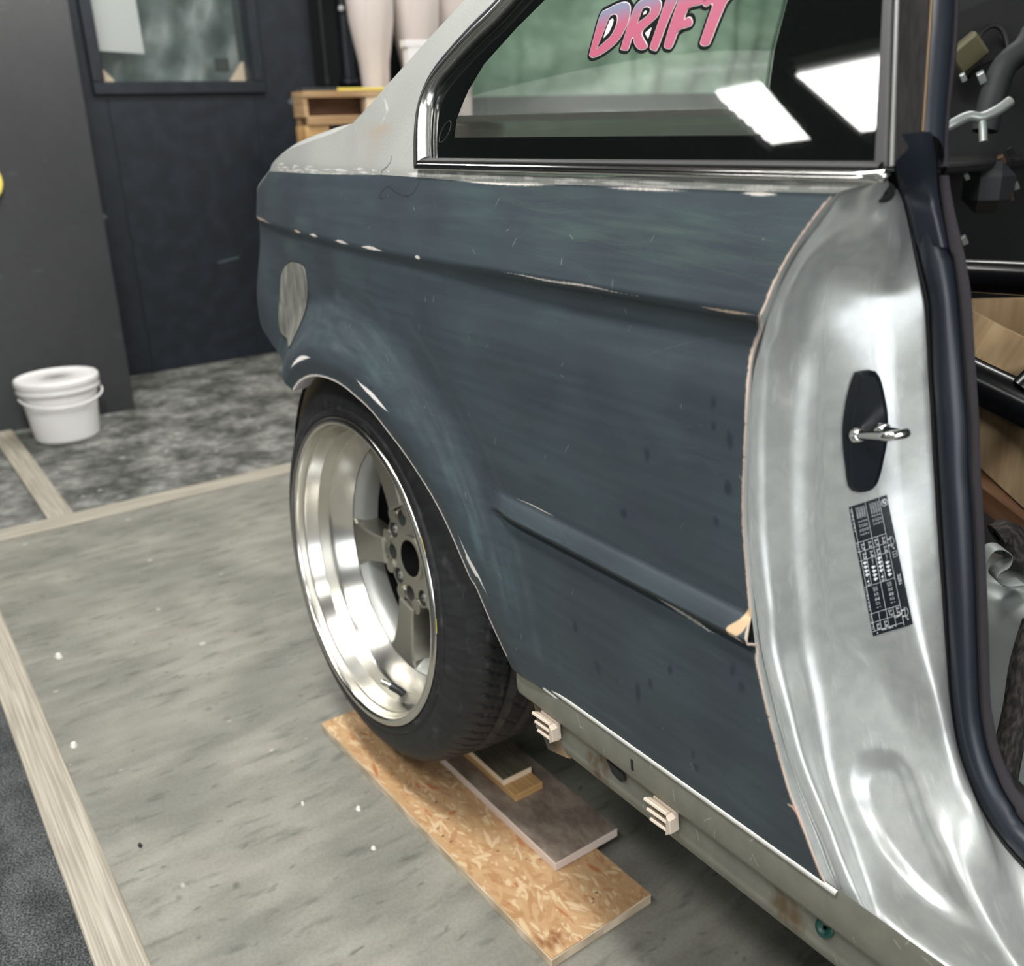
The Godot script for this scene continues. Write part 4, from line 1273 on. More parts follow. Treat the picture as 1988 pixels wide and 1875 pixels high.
func crate() -> void:
	var t := thing("wooden_crate", "raw wooden crate table standing right of the navy wall", "crate", Vector3(-2.80, 0, -1.6))
	# boards: size, place
	obj("top_board", bx(Vector3(0.12, 0.026, 0.74), Vector3(0.0, 1.142, 0.03), 0.003), M.crate_wood, t)
	obj("rail", bx(Vector3(0.022, 0.036, 0.72), Vector3(0.048, 1.040, 0.03), 0.002), M.crate_wood, t)
	obj("rail", bx(Vector3(0.022, 0.036, 0.72), Vector3(-0.048, 1.040, 0.03), 0.002), M.crate_wood, t)
	obj("shelf_board", bx(Vector3(0.08, 0.014, 0.70), Vector3(0, 1.050, 0.03), 0.002), M.crate_wood, t)
	obj("back_board", bx(Vector3(0.016, 0.075, 0.70), Vector3(-0.048, 1.094, 0.03), 0.002), M.brown_board, t)
	for z in [0.39, -0.33]:
		obj("side_board", bx(Vector3(0.11, 0.075, 0.02), Vector3(0, 1.092, z), 0.002), M.crate_wood, t)
		for x in [0.025, -0.03]:
			obj("leg", bx(Vector3(0.045, 1.02, 0.11), Vector3(x, 0.51, z - signf(z) * 0.045), 0.003), M.pine, t)
	obj("divider", bx(Vector3(0.05, 0.075, 0.05), Vector3(0.03, 1.092, 0.085), 0.002), M.pine_edge, t)
	obj("panel", bx(Vector3(0.02, 0.075, 0.38), Vector3(0.048, 1.092, -0.12), 0.002), M.pine_edge, t)
	var a := Acc.new()
	a.box(Vector3(0.07, 0.012, 0.30), 0.003, Transform3D(Basis(Vector3.UP, -0.1), Vector3(-2.795, 1.1615, -1.52)))
	tag(obj("yellow_strip", a, M.yellow), "flat yellow strip lying on the wooden crate", "strip")
	tag(obj("dark_tool", bx(Vector3(0.05, 0.014, 0.16), Vector3(-2.79, 1.1625, -1.29), 0.003), M.inner_grey), "thin dark tool lying on the crate beside the yellow strip", "tool")
	# padded pale forms standing on the crate
	var forms := [[Vector3(-2.93, 0.0, -1.64), 0.9, "leftmost of the pale padded mannequin legs behind the crate"], [Vector3(-2.97, 0.0, -1.885), 1.0, "middle pale padded mannequin leg behind the white card box"], [Vector3(-3.02, 0.0, -2.13), 1.0, "rightmost pale padded mannequin leg behind the crate, half hidden by the car"]]
	for q in forms:
		var m := thing("mannequin", q[2], "mannequin", q[0], "pale mannequin legs behind the crate")
		var rows := []
		var prof := [[-1.155, 0.0], [-1.155, 0.06], [-1.1, 0.05], [-0.6, 0.075], [-0.25, 0.066], [0.0, 0.068], [0.05, 0.072], [0.12, 0.078], [0.2, 0.095], [0.29, 0.112], [0.38, 0.118], [0.47, 0.108], [0.58, 0.094], [0.68, 0.098], [0.74, 0.07], [0.75, 0.0]]
		for p in prof:
			var row := PackedVector3Array()
			for k in 41:
				var th := TAU * k / 40
				var r: float = p[1] * q[1] * (1.0 - 0.16 * exp(-pow(wrapf(th - 0.5, -PI, PI) / 0.3, 2)) * smooth(0.5, 0.05, p[0]))
				row.append(Vector3(r * cos(th) * 0.9, p[0] + 1.155, -r * sin(th)))
			rows.append(row)
		var g := Acc.new()
		g.grid(rows, false, true)
		obj("body", g, M.pale_foam, m)
		var st := Acc.new()
		var seam := PackedVector3Array()
		for k in 14:
			var y := 0.1 + 0.4 * k / 13.0
			var r := interp(y, [0.0, 0.12, 0.29, 0.38, 0.58], [0.07, 0.078, 0.112, 0.118, 0.094]) * (q[1] as float)
			var th := -0.9 + 0.5 * k / 13.0
			seam.append(Vector3(r * cos(th) * 0.9, y + 1.155, -r * sin(th)))
		st.tube(seam, 0.002, 5)
		obj("seam", st, M.pale_foam, m)
	var c := thing("card_box", "upright white card box in front of the middle mannequin leg", "box", Vector3(-2.79, 1.155, -1.80))
	obj("carton", bx(Vector3(0.05, 0.2, 0.15), Vector3(0, 0.1, 0), 0.003), M.white_card, c)
	obj("lid", bx(Vector3(0.054, 0.03, 0.174), Vector3(0, 0.188, 0), 0.003), M.white_card, c)
	# dark pipes in the recess
	for q in [[Vector3(-3.42, 0, -1.75), 0.035, "thick slate blue pipe in the dark recess left of the mannequin legs", "navy_paint"], [Vector3(-3.40, 0, -1.62), 0.012, "thin grey pipe in the dark recess beside the navy wall", "inner_grey"]]:
		var m := thing("pipe", q[2], "pipe", q[0])
		var g := Acc.new()
		g.tube(PackedVector3Array([Vector3(0, 0, 0), Vector3(0, 1.5, 0), Vector3(0, 2.95, 0)]), q[1], 16)
		obj("tube", g, M[q[3]], m)
		g = Acc.new()
		g.lathe([Vector2(0, 0), Vector2(q[1] * 1.35, 0), Vector2(q[1] * 1.35, 0.04), Vector2(0, 0.04)], 20, Transform3D(Basis(), Vector3(0, 1.2, 0)))
		obj("collar", g, M[q[3]], m)
	var knob := Acc.new()
	knob.lathe([Vector2(0, 0.014), Vector2(0.01, 0.011), Vector2(0.014, 0.0), Vector2(0.01, -0.011), Vector2(0, -0.014)], 18, Transform3D(Basis(), Vector3(-3.38, 1.545, -1.722)), true)
	tag(obj("white_ball", knob, M.white_card), "small round white ball on the slate blue pipe", "ball")


# ---------------------------------------------------------------- wood under the wheel
func plank(called: String, label: String, size: Vector3, at: Vector3, turn: float, top: Material, side: Material) -> void:
	var t := thing(called, label, "board", at)
	t.rotation.y = turn
	obj("core", bx(size - Vector3(0, 0.0012, 0), Vector3(0, size.y / 2 - 0.0006, 0), 0.0008), side, t)
	var a := Acc.new()
	var h := size / 2.0 - Vector3(0.0008, 0, 0.0008)
	a.away([Vector3(-h.x, size.y, -h.z), Vector3(h.x, size.y, -h.z), Vector3(h.x, size.y, h.z), Vector3(-h.x, size.y, h.z)], Vector3.ZERO, [Vector2(0, 1), Vector2(1, 1), Vector2(1, 0), Vector2(0, 0)])
	a.slab([Vector3(-h.x, size.y - 0.0013, -h.z), Vector3(h.x, size.y - 0.0013, -h.z), Vector3(h.x, size.y - 0.0013, h.z), Vector3(-h.x, size.y - 0.0013, h.z)], [Vector3(-h.x, size.y - 0.0002, -h.z), Vector3(h.x, size.y - 0.0002, -h.z), Vector3(h.x, size.y - 0.0002, h.z), Vector3(-h.x, size.y - 0.0002, h.z)])
	obj("face", a, top, t)


func boards() -> void:
	plank("chipboard_plank", "long strand board plank on the floor, lowest under the wheel", Vector3(0.645, 0.016, 0.172), Vector3(0.149, 0.003, -0.076), 0.0244, M.osb, M.osb_edge)
	plank("laminate_board", "grey brown laminated board lying on the strand board plank", Vector3(0.40, 0.015, 0.114), Vector3(0.159, 0.019, -0.1485), 0.006, M.laminate, M.laminate_edge)
	plank("pine_block", "small pale pine board between the laminated board and the topmost board", Vector3(0.30, 0.012, 0.052), Vector3(0.073, 0.034, -0.1465), 0.01, M.pine, M.pine)
	plank("olive_board", "small olive grey board on top of the stack under the tyre", Vector3(0.28, 0.0115, 0.054), Vector3(0.054, 0.046, -0.147), 0.0, M.olive_wood, M.pine_edge)
	# crumbs on the floor
	var spots := [[Vector3(0.055, 0.003, 0.06), 0.006, 0, "white crumb on the floor nearest the strand board plank"], [Vector3(0.147, 0.003, 0.082), 0.0055, 0, "white crumb on the floor second from the strand board plank"], [Vector3(-0.072, 0.003, 0.358), 0.006, 1, "small black chip on the floor beside the pale strip"], [Vector3(-0.401, 0.003, 0.383), 0.009, 0, "pale sliver on the floor close to the pale strip"], [Vector3(-0.744, 0.003, 0.341), 0.012, 0, "pale flake on the floor far up beside the pale strip"], [Vector3(-0.01, 0.003, 0.125), 0.005, 0, "white crumb on the bare floor between the strip and the plank"]]
	for q in spots:
		var a := Acc.new()
		var rr := RandomNumberGenerator.new()
		rr.seed = int(q[0].x * 1000) + 5000
		var lo := []
		var hi := []
		for k in 6:
			var th := TAU * k / 6.0
			var r: float = q[1] * rr.randf_range(0.6, 1.1)
			lo.append(Vector3(cos(th) * r, 0, sin(th) * r * 0.7))
			hi.append(Vector3(cos(th) * r * 0.6, q[1] * 0.7, sin(th) * r * 0.4))
		a.slab(lo, hi)
		var o := obj("crumb", a, M.debris_dark if q[2] else M.debris_white)
		o.position = q[0]
		tag(o, q[3], "debris")


# ---------------------------------------------------------------- the wheel
func wheel() -> void:
	var w := holder("wheel", car, Vector3(0, AXLE, 0))
	w.rotation.x = -0.0554
	var side := Transform3D(Basis(Vector3.RIGHT, PI / 2), Vector3.ZERO)   # y of a profile becomes z
	# tyre: profile (radius, z), with grooves cut into the tread
	var prof := [[0.2335, -0.012], [0.2345, -0.003], [0.238, 0.0], [0.243, -0.001], [0.247, -0.003], [0.2475, -0.0055], [0.2505, -0.0045], [0.258, -0.006], [0.27, -0.0095], [0.281, -0.0155], [0.2815, -0.0175], [0.284, -0.018], [0.292, -0.025], [0.2975, -0.0325], [0.3005, -0.039]]
	var z := -0.043
	while z > -0.205:
		prof.append([0.3015 + 0.0055 * sin(PI * (-z - 0.04) / 0.165), z])
		z -= 0.0035
	prof += [[0.299, -0.211], [0.29, -0.219], [0.27, -0.225], [0.24, -0.226], [0.225, -0.22]]
	var rows := []
	var segs := 768
	for i in prof.size():
		var row := PackedVector3Array()
		var pz: float = prof[i][1]
		for k in segs + 1:
			var r: float = prof[i][0]
			if pz < -0.030 and pz > -0.212:
				var groove := 0.0
				for gz in [-0.078, -0.122, -0.166]:
					groove = maxf(groove, smooth(0.0065, 0.0035, absf(pz - gz)))
				var u := 96.0 * k / segs
				var skew := (-pz - 0.04) * 26.0 if pz > -0.078 else (-pz - 0.1) * (44.0 if pz > -0.122 else -44.0)
				var phase := fposmod(u + skew, 1.0 if pz > -0.078 or pz < -0.166 else 2.0)
				var sipe := 1.0 if phase < 0.13 else 0.0
				if pz > -0.034:
					sipe *= 0.4
				r -= maxf(groove * 0.006, sipe * 0.0032)
			var a := TAU * k / segs
			row.append(Vector3(r * cos(a), r * sin(a), pz))
		rows.append(row)
	var a := Acc.new()
	a.grid(rows, true, true, 1.0, 1.0)
	obj("tyre", a, M.tyre_rubber, w)
	var rim := func(called: String, p: Array, m: Material) -> MeshInstance3D:
		var q := Acc.new()
		var pr := []
		for x in p:
			var row := PackedVector3Array()
			for k in 129:
				var th := TAU * k / 128
				row.append(Vector3(x[0] * cos(th), x[0] * sin(th), x[1]))
			pr.append(row)
		q.grid(pr, true, true)
		return obj(called, q, m, w)
	rim.call("rim_lip", [[0.222, -0.004], [0.2225, 0.0], [0.2245, 0.0025], [0.2265, 0.0035], [0.231, 0.0035], [0.2345, 0.0015], [0.2355, -0.002], [0.2345, -0.012]], M.alloy_polished)
	rim.call("rim_flange", [[0.2183, -0.0145], [0.2205, -0.012], [0.222, -0.004]], M.alloy_machined)
	rim.call("barrel", [[0.2125, -0.036], [0.2178, -0.0175], [0.2183, -0.0145]], M.alloy_polished)
	rim.call("barrel_step", [[0.2045, -0.0525], [0.2065, -0.049], [0.211, -0.0385], [0.2125, -0.036]], M.alloy_machined)
	rim.call("barrel", [[0.187, -0.088], [0.1895, -0.0825], [0.2005, -0.058], [0.2045, -0.0525]], M.alloy_polished)
	rim.call("barrel_inner", [[0.19, -0.215], [0.184, -0.13], [0.187, -0.088]], M.dark_metal)  # dark colour stands for the deep shadow behind the spokes
	# five spokes with raised edges
	for k in 5:
		var th := deg_to_rad(118.0 + 72.0 * k)
		var s := Acc.new()
		var out := PackedVector2Array([Vector2(0.082, 0.022), Vector2(0.10, 0.0225), Vector2(0.14, 0.0265), Vector2(0.172, 0.034), Vector2(0.186, 0.046), Vector2(0.191, 0.024), Vector2(0.1925, 0.0), Vector2(0.191, -0.024), Vector2(0.186, -0.046), Vector2(0.172, -0.034), Vector2(0.14, -0.0265), Vector2(0.10, -0.0225), Vector2(0.082, -0.022)])
		s.extrude(out, 0.042, Transform3D(Basis(Vector3(cos(th), sin(th), 0), Vector3(-sin(th), cos(th), 0), Vector3.BACK), Vector3(0, 0, -0.131)), 0.003)
		obj("spoke", s, M.alloy_machined, w)
	# windows between the spokes have a rounded outer web
	for k in 5:
		var th0 := deg_to_rad(118.0 + 72.0 * k)
		var q := []
		for ring in [[0.1878, -0.0885], [0.182, -0.096], [0.176, -0.108], [0.177, -0.13]]:
			var row := PackedVector3Array()
			for j in 15:
				var th := th0 + deg_to_rad(8.0 + 56.0 * j / 14.0)
				row.append(Vector3(ring[0] * cos(th), ring[0] * sin(th), ring[1]))
			q.append(row)
		var s := Acc.new()
		s.grid(q)
		obj("spoke_web", s, M.alloy_painted, w)
	# hub: a disc with a bore and ten pockets
	var hub := CSGCombiner3D.new()
	hub.name = "hub"
	w.add_child(hub)
	var cyl := func(r: float, h: float, at: Vector3, op: int, m: Material, sides := 28) -> void:
		var c := CSGCylinder3D.new()
		c.name = "cut" if op else "disc"
		c.radius = r
		c.height = h
		c.sides = sides
		c.operation = op
		c.material = m
		c.rotation.x = PI / 2
		c.position = at
		hub.add_child(c, true)
	cyl.call(0.08, 0.04, Vector3(0, 0, -0.117), 0, M.alloy_machined, 64)
	for k in 10:
		var th := TAU * (k + 0.778) / 10
		cyl.call(0.0125, 0.044, Vector3(cos(th), sin(th), 0) * 0.0785 + Vector3(0, 0, -0.116), 0, M.alloy_machined, 20)
	for k in 10:
		var th := TAU * (k + 0.278) / 10
		cyl.call(0.0132, 0.05, Vector3(cos(th), sin(th), 0) * 0.0645 + Vector3(0, 0, -0.087), 2, M.pocket, 20)
	cyl.call(0.0365, 0.03, Vector3(0, 0, -0.108), 0, M.alloy_machined, 48)
	cyl.call(0.0295, 0.2, Vector3(0, 0, -0.07), 2, M.dark_metal, 48)
	a = Acc.new()
	for k in 5:
		var th := TAU * (k * 2 + 0.278) / 10
		var b := Acc.new()
		b.lathe([Vector2(0.0, 0.014), Vector2(0.005, 0.014), Vector2(0.0085, 0.011), Vector2(0.0085, 0.0)], 6, Transform3D(Basis(Vector3.RIGHT, PI / 2), Vector3(cos(th) * 0.0645, sin(th) * 0.0645, -0.112)), true)
		obj("wheel_bolt", b, M.alloy_painted, w)
	var cap := Acc.new()
	cap.lathe([Vector2(0.0295, 0.0), Vector2(0.027, 0.004), Vector2(0.02, 0.006), Vector2(0.0, 0.006)], 32, Transform3D(Basis(Vector3.RIGHT, PI / 2), Vector3(0, 0, -0.125)))
	obj("hub_nut", cap, M.dark_metal, w)
	# valve: black rubber foot, bright cap, leaning on the step of the barrel
	var va := deg_to_rad(-77.0)
	var vd := Vector3(cos(va), sin(va), 0)
	a = Acc.new()
	a.tube(PackedVector3Array([vd * 0.2075 + Vector3(0, 0, -0.05), vd * 0.200 + Vector3(0, 0, -0.044), vd * 0.195 + Vector3(-0.012, 0, -0.036)]), 0.0062, 12)
	obj("valve_foot", a, M.rubber, w)
	a = Acc.new()
	a.tube(PackedVector3Array([vd * 0.195 + Vector3(-0.012, 0, -0.036), vd * 0.192 + Vector3(-0.026, 0, -0.028)]), 0.0042, 10)
	obj("valve_cap", a, M.chrome, w)
	# faint yellow paint marks on the bead
	for q in [27.0, 0.5]:
		var th := deg_to_rad(q)
		a = Acc.new()
		var r2 := []
		for x in [[0.2362, 0.0006], [0.2385, 0.0008]]:
			var row := PackedVector3Array()
			for k in 8:
				var t2 := th + 0.09 * k / 7.0
				row.append(Vector3(x[0] * cos(t2), x[0] * sin(t2), x[1]))
			r2.append(row)
		a.grid(r2, true)
		obj("paint_mark", a, M.yellow, w)
	var disc := Acc.new()
	disc.lathe([Vector2(0.0, 0.0), Vector2(0.075, 0.0), Vector2(0.075, -0.02), Vector2(0.145, -0.02), Vector2(0.148, -0.024), Vector2(0.148, -0.04), Vector2(0.0, -0.04)], 64, Transform3D(Basis(Vector3.RIGHT, PI / 2), Vector3(0, 0, -0.145)), true)
	obj("brake_disc", disc, M.dark_metal, w)


# ---------------------------------------------------------------- the car body
func on_flank(p: Vector2, off := 0.0, flared := true) -> Vector3:
	return Vector3(p.x, p.y, flank(p.x, p.y, flared) + off)


# a strip that follows an outline on the flank: cross-section of (inward offset, height)
func strip_along(path: PackedVector2Array, n: int, section: Array, inward: Vector2, base := 0.0) -> Acc:
	var p := spline2(path, n)
	var rows := []
	for i in n:
		var t := (p[mini(i + 1, n - 1)] - p[maxi(i - 1, 0)]).normalized()
		var m := Vector2(-t.y, t.x)
		if m.dot(inward - p[i]) < 0.0:
			m = -m
		var row := PackedVector3Array()
		for s in section:
			var q: Vector2 = p[i] + m * s.x
			row.append(Vector3(q.x, q.y, flank(q.x, q.y, false) + base + s.y))
		rows.append(row)
	var a := Acc.new()
	a.grid(rows)
	var mean := Vector3.ZERO
	for k in a.N:
		mean += k
	if mean.z < 0.0:
		a = Acc.new()
		a.grid(rows, true)
	return a


# a swept strip along a path in space; section of (sideways, outwards) offsets, side gives the sideways direction at each row
func sweep(path: PackedVector3Array, side: Array, section: Array, outwards: Vector3) -> Acc:
	var rows := []
	for i in path.size():
		var t := (path[mini(i + 1, path.size() - 1)] - path[maxi(i - 1, 0)]).normalized()
		var b: Vector3 = side[i]
		var n := b.normalized().cross(t).normalized()
		if n.dot(outwards) < 0.0:
			n = -n
		var row := PackedVector3Array()
		for s in section:
			row.append(path[i] + b * s.x + n * s.y)
		rows.append(row)
	var a := Acc.new()
	a.grid(rows)
	var mean := Vector3.ZERO
	for k in a.N:
		mean += k
	if mean.dot(outwards) < 0.0:
		a = Acc.new()
		a.grid(rows, true)
	return a


func between(a: PackedVector3Array, b: PackedVector3Array) -> Array:
	var o := []
	for i in a.size():
		o.append(b[i] - a[i])
	return o


# where a ray meets the jamb
func snap(jamb: Array, from: Vector3, dir: Vector3) -> Vector3:
	var best := INF
	var hit := from
	for i in jamb.size() - 1:
		var r0: PackedVector3Array = jamb[i]
		var r1: PackedVector3Array = jamb[i + 1]
		if absf(r0[r0.size() / 2].y - from.y) > 0.14:
			continue
		for j in r0.size() - 1:
			if r0[j].distance_squared_to(from) > 0.0064:
				continue
			for q in [[r0[j], r0[j + 1], r1[j + 1]], [r0[j], r1[j + 1], r1[j]]]:
				var h = Geometry3D.ray_intersects_triangle(from * 100.0, dir, q[0] * 100.0, q[1] * 100.0, q[2] * 100.0)
				if h != null:
					h /= 100.0
				if h != null and from.distance_to(h) < best:
					best = from.distance_to(h)
					hit = h
	return hit


func body() -> void:
	var acc: Acc
	var pos := Rect2(-0.65, 0.36, 1.6, 0.625)
	# ---- rear quarter panel, in primer
	var q_top := pts2("Q_TOP")
	var outline := joined([back(q_top), PackedVector2Array([Vector2(-0.42, 0.912), Vector2(-0.50, 0.894), Vector2(-0.62, 0.869), Vector2(-0.64, 0.80), Vector2(-0.62, 0.735), Vector2(-0.52, 0.695)]), back(pts2("Q_REAR")), back(spline2(pts2("Q_ARCH"), 90)), back(spline2(pts2("Q_BOT"), 50)), back(spline2(pts2("Q_CUT"), 90))])
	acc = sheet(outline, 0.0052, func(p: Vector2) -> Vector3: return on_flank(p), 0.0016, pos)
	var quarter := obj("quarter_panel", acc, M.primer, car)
	quarter.set_meta("label", "rear quarter panel in sanded blue grey primer")
	# the rolled lip round the arch
	var lip := []
	var ap := spline2(pts2("Q_ARCH"), 120)
	for k in ap.size():
		var c := Vector2(0, AXLE)
		var d := (ap[k] - c).normalized()
		var z := flank(ap[k].x, ap[k].y)
		lip.append(PackedVector3Array([Vector3(ap[k].x, ap[k].y, z), Vector3(ap[k].x - d.x * 0.001, ap[k].y - d.y * 0.001, z - 0.003), Vector3(ap[k].x, ap[k].y, z - 0.018), Vector3(ap[k].x + d.x * 0.004, ap[k].y + d.y * 0.004, z - 0.03)]))
	acc = Acc.new()
	acc.grid(lip, true)
	obj("arch_lip", acc, M.print_white, quarter).set_meta("label", "bare metal edge of the wheel arch")
	# fuel flap: a rubbed-down lid in the flank
	var fuel := spline2(joined([pts2("FUEL"), pts2("FUEL").slice(0, 1)]), 70)
	var flap_grain := blend(128, 256, c8(118, 119, 111), [[noise(128, 256, 0.03, 111, 1, 4), shift(0.04), 60, 200], [noise(128, 256, 0.04, 112, 1, 8), shift(0.03), 60, 200]])
	var joint := Geometry2D.offset_polygon(fuel, 0.0025, Geometry2D.JOIN_ROUND)
	if joint.is_empty() or joint[0].size() < 3:
		joint = [fuel]
	obj("flap_joint", sheet(joint[0], 0.006, func(p: Vector2) -> Vector3: return on_flank(p, 0.0006, true), 0.0012), mat("joint_grey", c8(34, 40, 44), 0.7), quarter)
	acc = sheet(fuel, 0.006, func(p: Vector2) -> Vector3: return on_flank(p, 0.0016, true), 0.0015, Rect2(-0.30, 0.67, 0.17, 0.145))
	obj("fuel_flap", acc, mat("flap_filler", Color.WHITE, 0.65, 0.0, tex(flap_grain)), quarter).set_meta("label", "fuel flap rubbed down to pale filler")
	# ---- silver C-pillar and the ledge under the glass
	var p_out := joined([pts2("P_REAR"), back(PackedVector2Array([Vector2(0.70, 1.30), Vector2(0.64, 1.297)])), PackedVector2Array([Vector2(0.70, 1.285)]), pts2("P_APER"), pts2("P_STRIP"), pts2("P_JT"), back(q_top), PackedVector2Array([Vector2(-0.42, 0.912), Vector2(-0.50, 0.894), Vector2(-0.62, 0.869)])])
	acc = sheet(p_out, 0.007, func(p: Vector2) -> Vector3: return on_flank(p, 0.0, false), 0.0014, Rect2(-0.65, 0.85, 1.55, 0.46))
	obj("pillar_panel", acc, M.silver, car).set_meta("label", "silver rear roof pillar and window ledge")
	# boot lid and roof close the shell; both sides of the car alike about z = -0.84
	var edge := spline2(pts2("P_REAR"), 60)
	var deck := []
	var rear_glass := []
	var roof := []
	for p in edge:
		var z := flank(p.x, p.y, false)
		var r := PackedVector3Array()
		if p.x < 0.04:
			var lift := 0.010 * smooth(-0.62, -0.2, p.x) * smooth(0.04, -0.05, p.x) + 0.002
			for s in [[0.0, 0.0], [0.004, 0.0035], [0.012, 0.0075], [0.03, 0.010], [0.08, 0.006], [0.25, 0.002], [0.5, 0.0]]:
				r.append(Vector3(p.x, p.y + s[1] * lift / 0.01, z - s[0]))
			for s in [[0.5, 0.0], [0.25, 0.002], [0.08, 0.006], [0.03, 0.010], [0.0, 0.0]]:
				r.append(Vector3(p.x, p.y + s[1] * lift / 0.01, -1.68 - z + s[0]))
			deck.append(r)
		if p.x > 0.0:
			for k in 25:
				var t := k / 24.0
				rear_glass.append(Vector3(p.x - 0.012 - 0.10 * sin(PI * t), p.y - 0.004, lerpf(z - 0.05, -1.68 - z + 0.05, t)))
	acc = Acc.new()
	acc.grid(deck, true)
	obj("boot_lid", acc, M.silver, car)
	var panes := []
	for i in range(0, rear_glass.size(), 25):
		panes.append(PackedVector3Array(rear_glass.slice(i, i + 25)))
	acc = Acc.new()
	acc.grid(panes, true)
	obj("rear_window", acc, M.pane, car)
	# return flange of the C-pillar towards the rear window, both sides
	for s in 2:
		var ret := []
		for p in edge:
			if p.x > 0.01:
				var z := flank(p.x, p.y, false)
				var r := PackedVector3Array()
				for d in [[0.0, 0.0, 0.0], [-0.004, 0.001, 0.004], [-0.008, 0.0, 0.012], [-0.012, -0.004, 0.052]]:
					r.append(Vector3(p.x + d[0], p.y + d[1], z - d[2] if s == 0 else -1.68 - z + d[2]))
				ret.append(r)
		acc = Acc.new()
		acc.grid(ret, s == 0)
		obj("pillar_return", acc, M.silver, car)
	for i in 24:
		var x := lerpf(0.60, 2.1, i / 23.0)
		var y := 1.285 + 0.02 * smooth(0.6, 1.0, x) - 0.03 * smooth(1.6, 2.1, x)
		var r := PackedVector3Array()
		var z0 := flank(0.7, 1.285, false)
		for s in [[-0.004, 0.0], [0.0, 0.012], [0.012, 0.026], [0.05, 0.04], [0.2, 0.058], [0.4, 0.068], [0.66, 0.072]]:
			r.append(Vector3(x, y + s[1], z0 - s[0]))
		for s in [[0.4, 0.068], [0.2, 0.058], [0.05, 0.04], [0.0, 0.012]]:
			r.append(Vector3(x, y + s[1], -1.68 - z0 + s[0]))
		roof.append(r)
	acc = Acc.new()
	acc.grid(roof, true)
	var lower := []
	for r in roof:
		var q := PackedVector3Array()
		for v in r:
			q.append(v - Vector3(0, 0.012, 0))
		lower.append(q)
	acc.grid(lower)
	obj("roof", acc, M.silver, car)
	acc = sheet(p_out, 0.03, func(p: Vector2) -> Vector3: return Vector3(p.x, p.y, -1.68 - flank(p.x, p.y, false)), 0.002)
	obj("far_pillar_panel", acc, M.inner_grey, car)

	# ---- side window
	var gl := joined([pts2("GLASS")])
	acc = sheet(gl, 0.012, func(p: Vector2) -> Vector3: return on_flank(p, -0.004, false), 0.004)
	var window := obj("side_window", acc, M.glass, car)
	window.set_meta("label", "green tinted rear side window")
	acc = sheet(pts2("FRIT"), 0.008, func(p: Vector2) -> Vector3: return on_flank(p, -0.0086, false), 0.0012)
	obj("black_border", acc, M.frit, window)
	# the dotted fringe of the black border
	acc = Acc.new()
	var fr := pts2("FRIT").slice(2, 9)
	var line := spline2(fr, 150)
	for i in 150:
		var p: Vector2 = line[i] - Vector2(0.0016 + 0.0017 * (i % 2), 0)
		var d := 0.00085 - 0.0002 * (i % 2)
		var row := []
		for k in 6:
			row.append(on_flank(p + Vector2(cos(TAU * k / 6), sin(TAU * k / 6)) * d, -0.0085, false))
		acc.flat(row)
	obj("dot_pattern", acc, M.frit, window).set_meta("kind", "stuff")
	# small printed oval mark in the corner of the black border
	acc = Acc.new()
	var oval := PackedVector3Array()
	for k in 33:
		var th := TAU * k / 32
		oval.append(on_flank(Vector2(0.2745 + 0.0085 * cos(th) + 0.003 * sin(th), 0.9855 + 0.0105 * sin(th)), -0.0036, false))
	acc.tube(oval, 0.00045, 5, false)
	obj("oval_mark", acc, M.dull_trim, window)
	sticker(window)
	# bright trim round the glass, with the dark joint outside it
	var centre := Vector2(0.5, 1.08)
	var aper := joined([back(pts2("P_APER"))])
	var trim := holder("window_trim", car)
	obj("bright_bead", strip_along(aper, 90, [Vector2(0.0015, -0.002), Vector2(0.002, 0.002), Vector2(0.004, 0.0042), Vector2(0.007, 0.0052), Vector2(0.0115, 0.0046), Vector2(0.0125, 0.0028), Vector2(0.0135, 0.0036), Vector2(0.016, 0.0024), Vector2(0.018, -0.003), Vector2(0.018, -0.006)], centre), M.bright_trim, trim)
	obj("joint", strip_along(aper, 90, [Vector2(-0.0045, 0.0006), Vector2(-0.003, 0.0016), Vector2(0.0, 0.0016), Vector2(0.002, 0.0)], centre), M.rubber, trim)
	# belt trim: chrome bead and rubber lip along the foot of the glass
	var belt := holder("belt_trim", car)
	var bead := []
	var rub := []
	for i in 70:
		var x := lerpf(0.243, 0.8185, i / 69.0)
		var f := 1.0 - smooth(0.812, 0.8185, x)
		var row := PackedVector3Array()
		for s in [[0.0, -0.001], [0.0006, 0.004], [0.002, 0.0058], [0.0036, 0.0062], [0.0044, 0.0046], [0.005, 0.0058], [0.0068, 0.0048], [0.0082, 0.002], [0.0086, -0.003]]:
			row.append(Vector3(x + s[0] * 0.5, 0.9472 + s[0], flank(x, 0.9472, false) + s[1] * lerpf(0.3, 1.0, f) - 0.42 * s[0] * 0.6))
		bead.append(row)
		row = PackedVector3Array()
		for s in [[0.0078, 0.0], [0.0084, 0.003], [0.0105, 0.0026], [0.0122, -0.0008], [0.0124, -0.006]]:
			row.append(Vector3(x, 0.9472 + s[0], flank(x, 0.9472, false) + s[1] - 0.42 * s[0] * 0.6))
		rub.append(row)
	acc = Acc.new()
	acc.grid(bead, true)
	var flip_belt := acc.N[100].z < 0.0
	acc = Acc.new()
	acc.grid(bead, not flip_belt)
	obj("chrome_bead", acc, M.chrome, belt)
	acc = Acc.new()
	acc.grid(rub, not flip_belt)
	obj("rubber_lip", acc, M.dull_trim, belt)
	acc = Acc.new()
	acc.lathe([Vector2(0, -0.0042), Vector2(0.0036, -0.003), Vector2(0.0046, 0), Vector2(0.0036, 0.003), Vector2(0, 0.0042)], 16, Transform3D(Basis(Vector3.BACK, -0.35), Vector3(0.8195, 0.9515, -0.0155)))
	obj("end_cap", acc, M.chrome, belt)
	jamb()
	sill()
	shell()


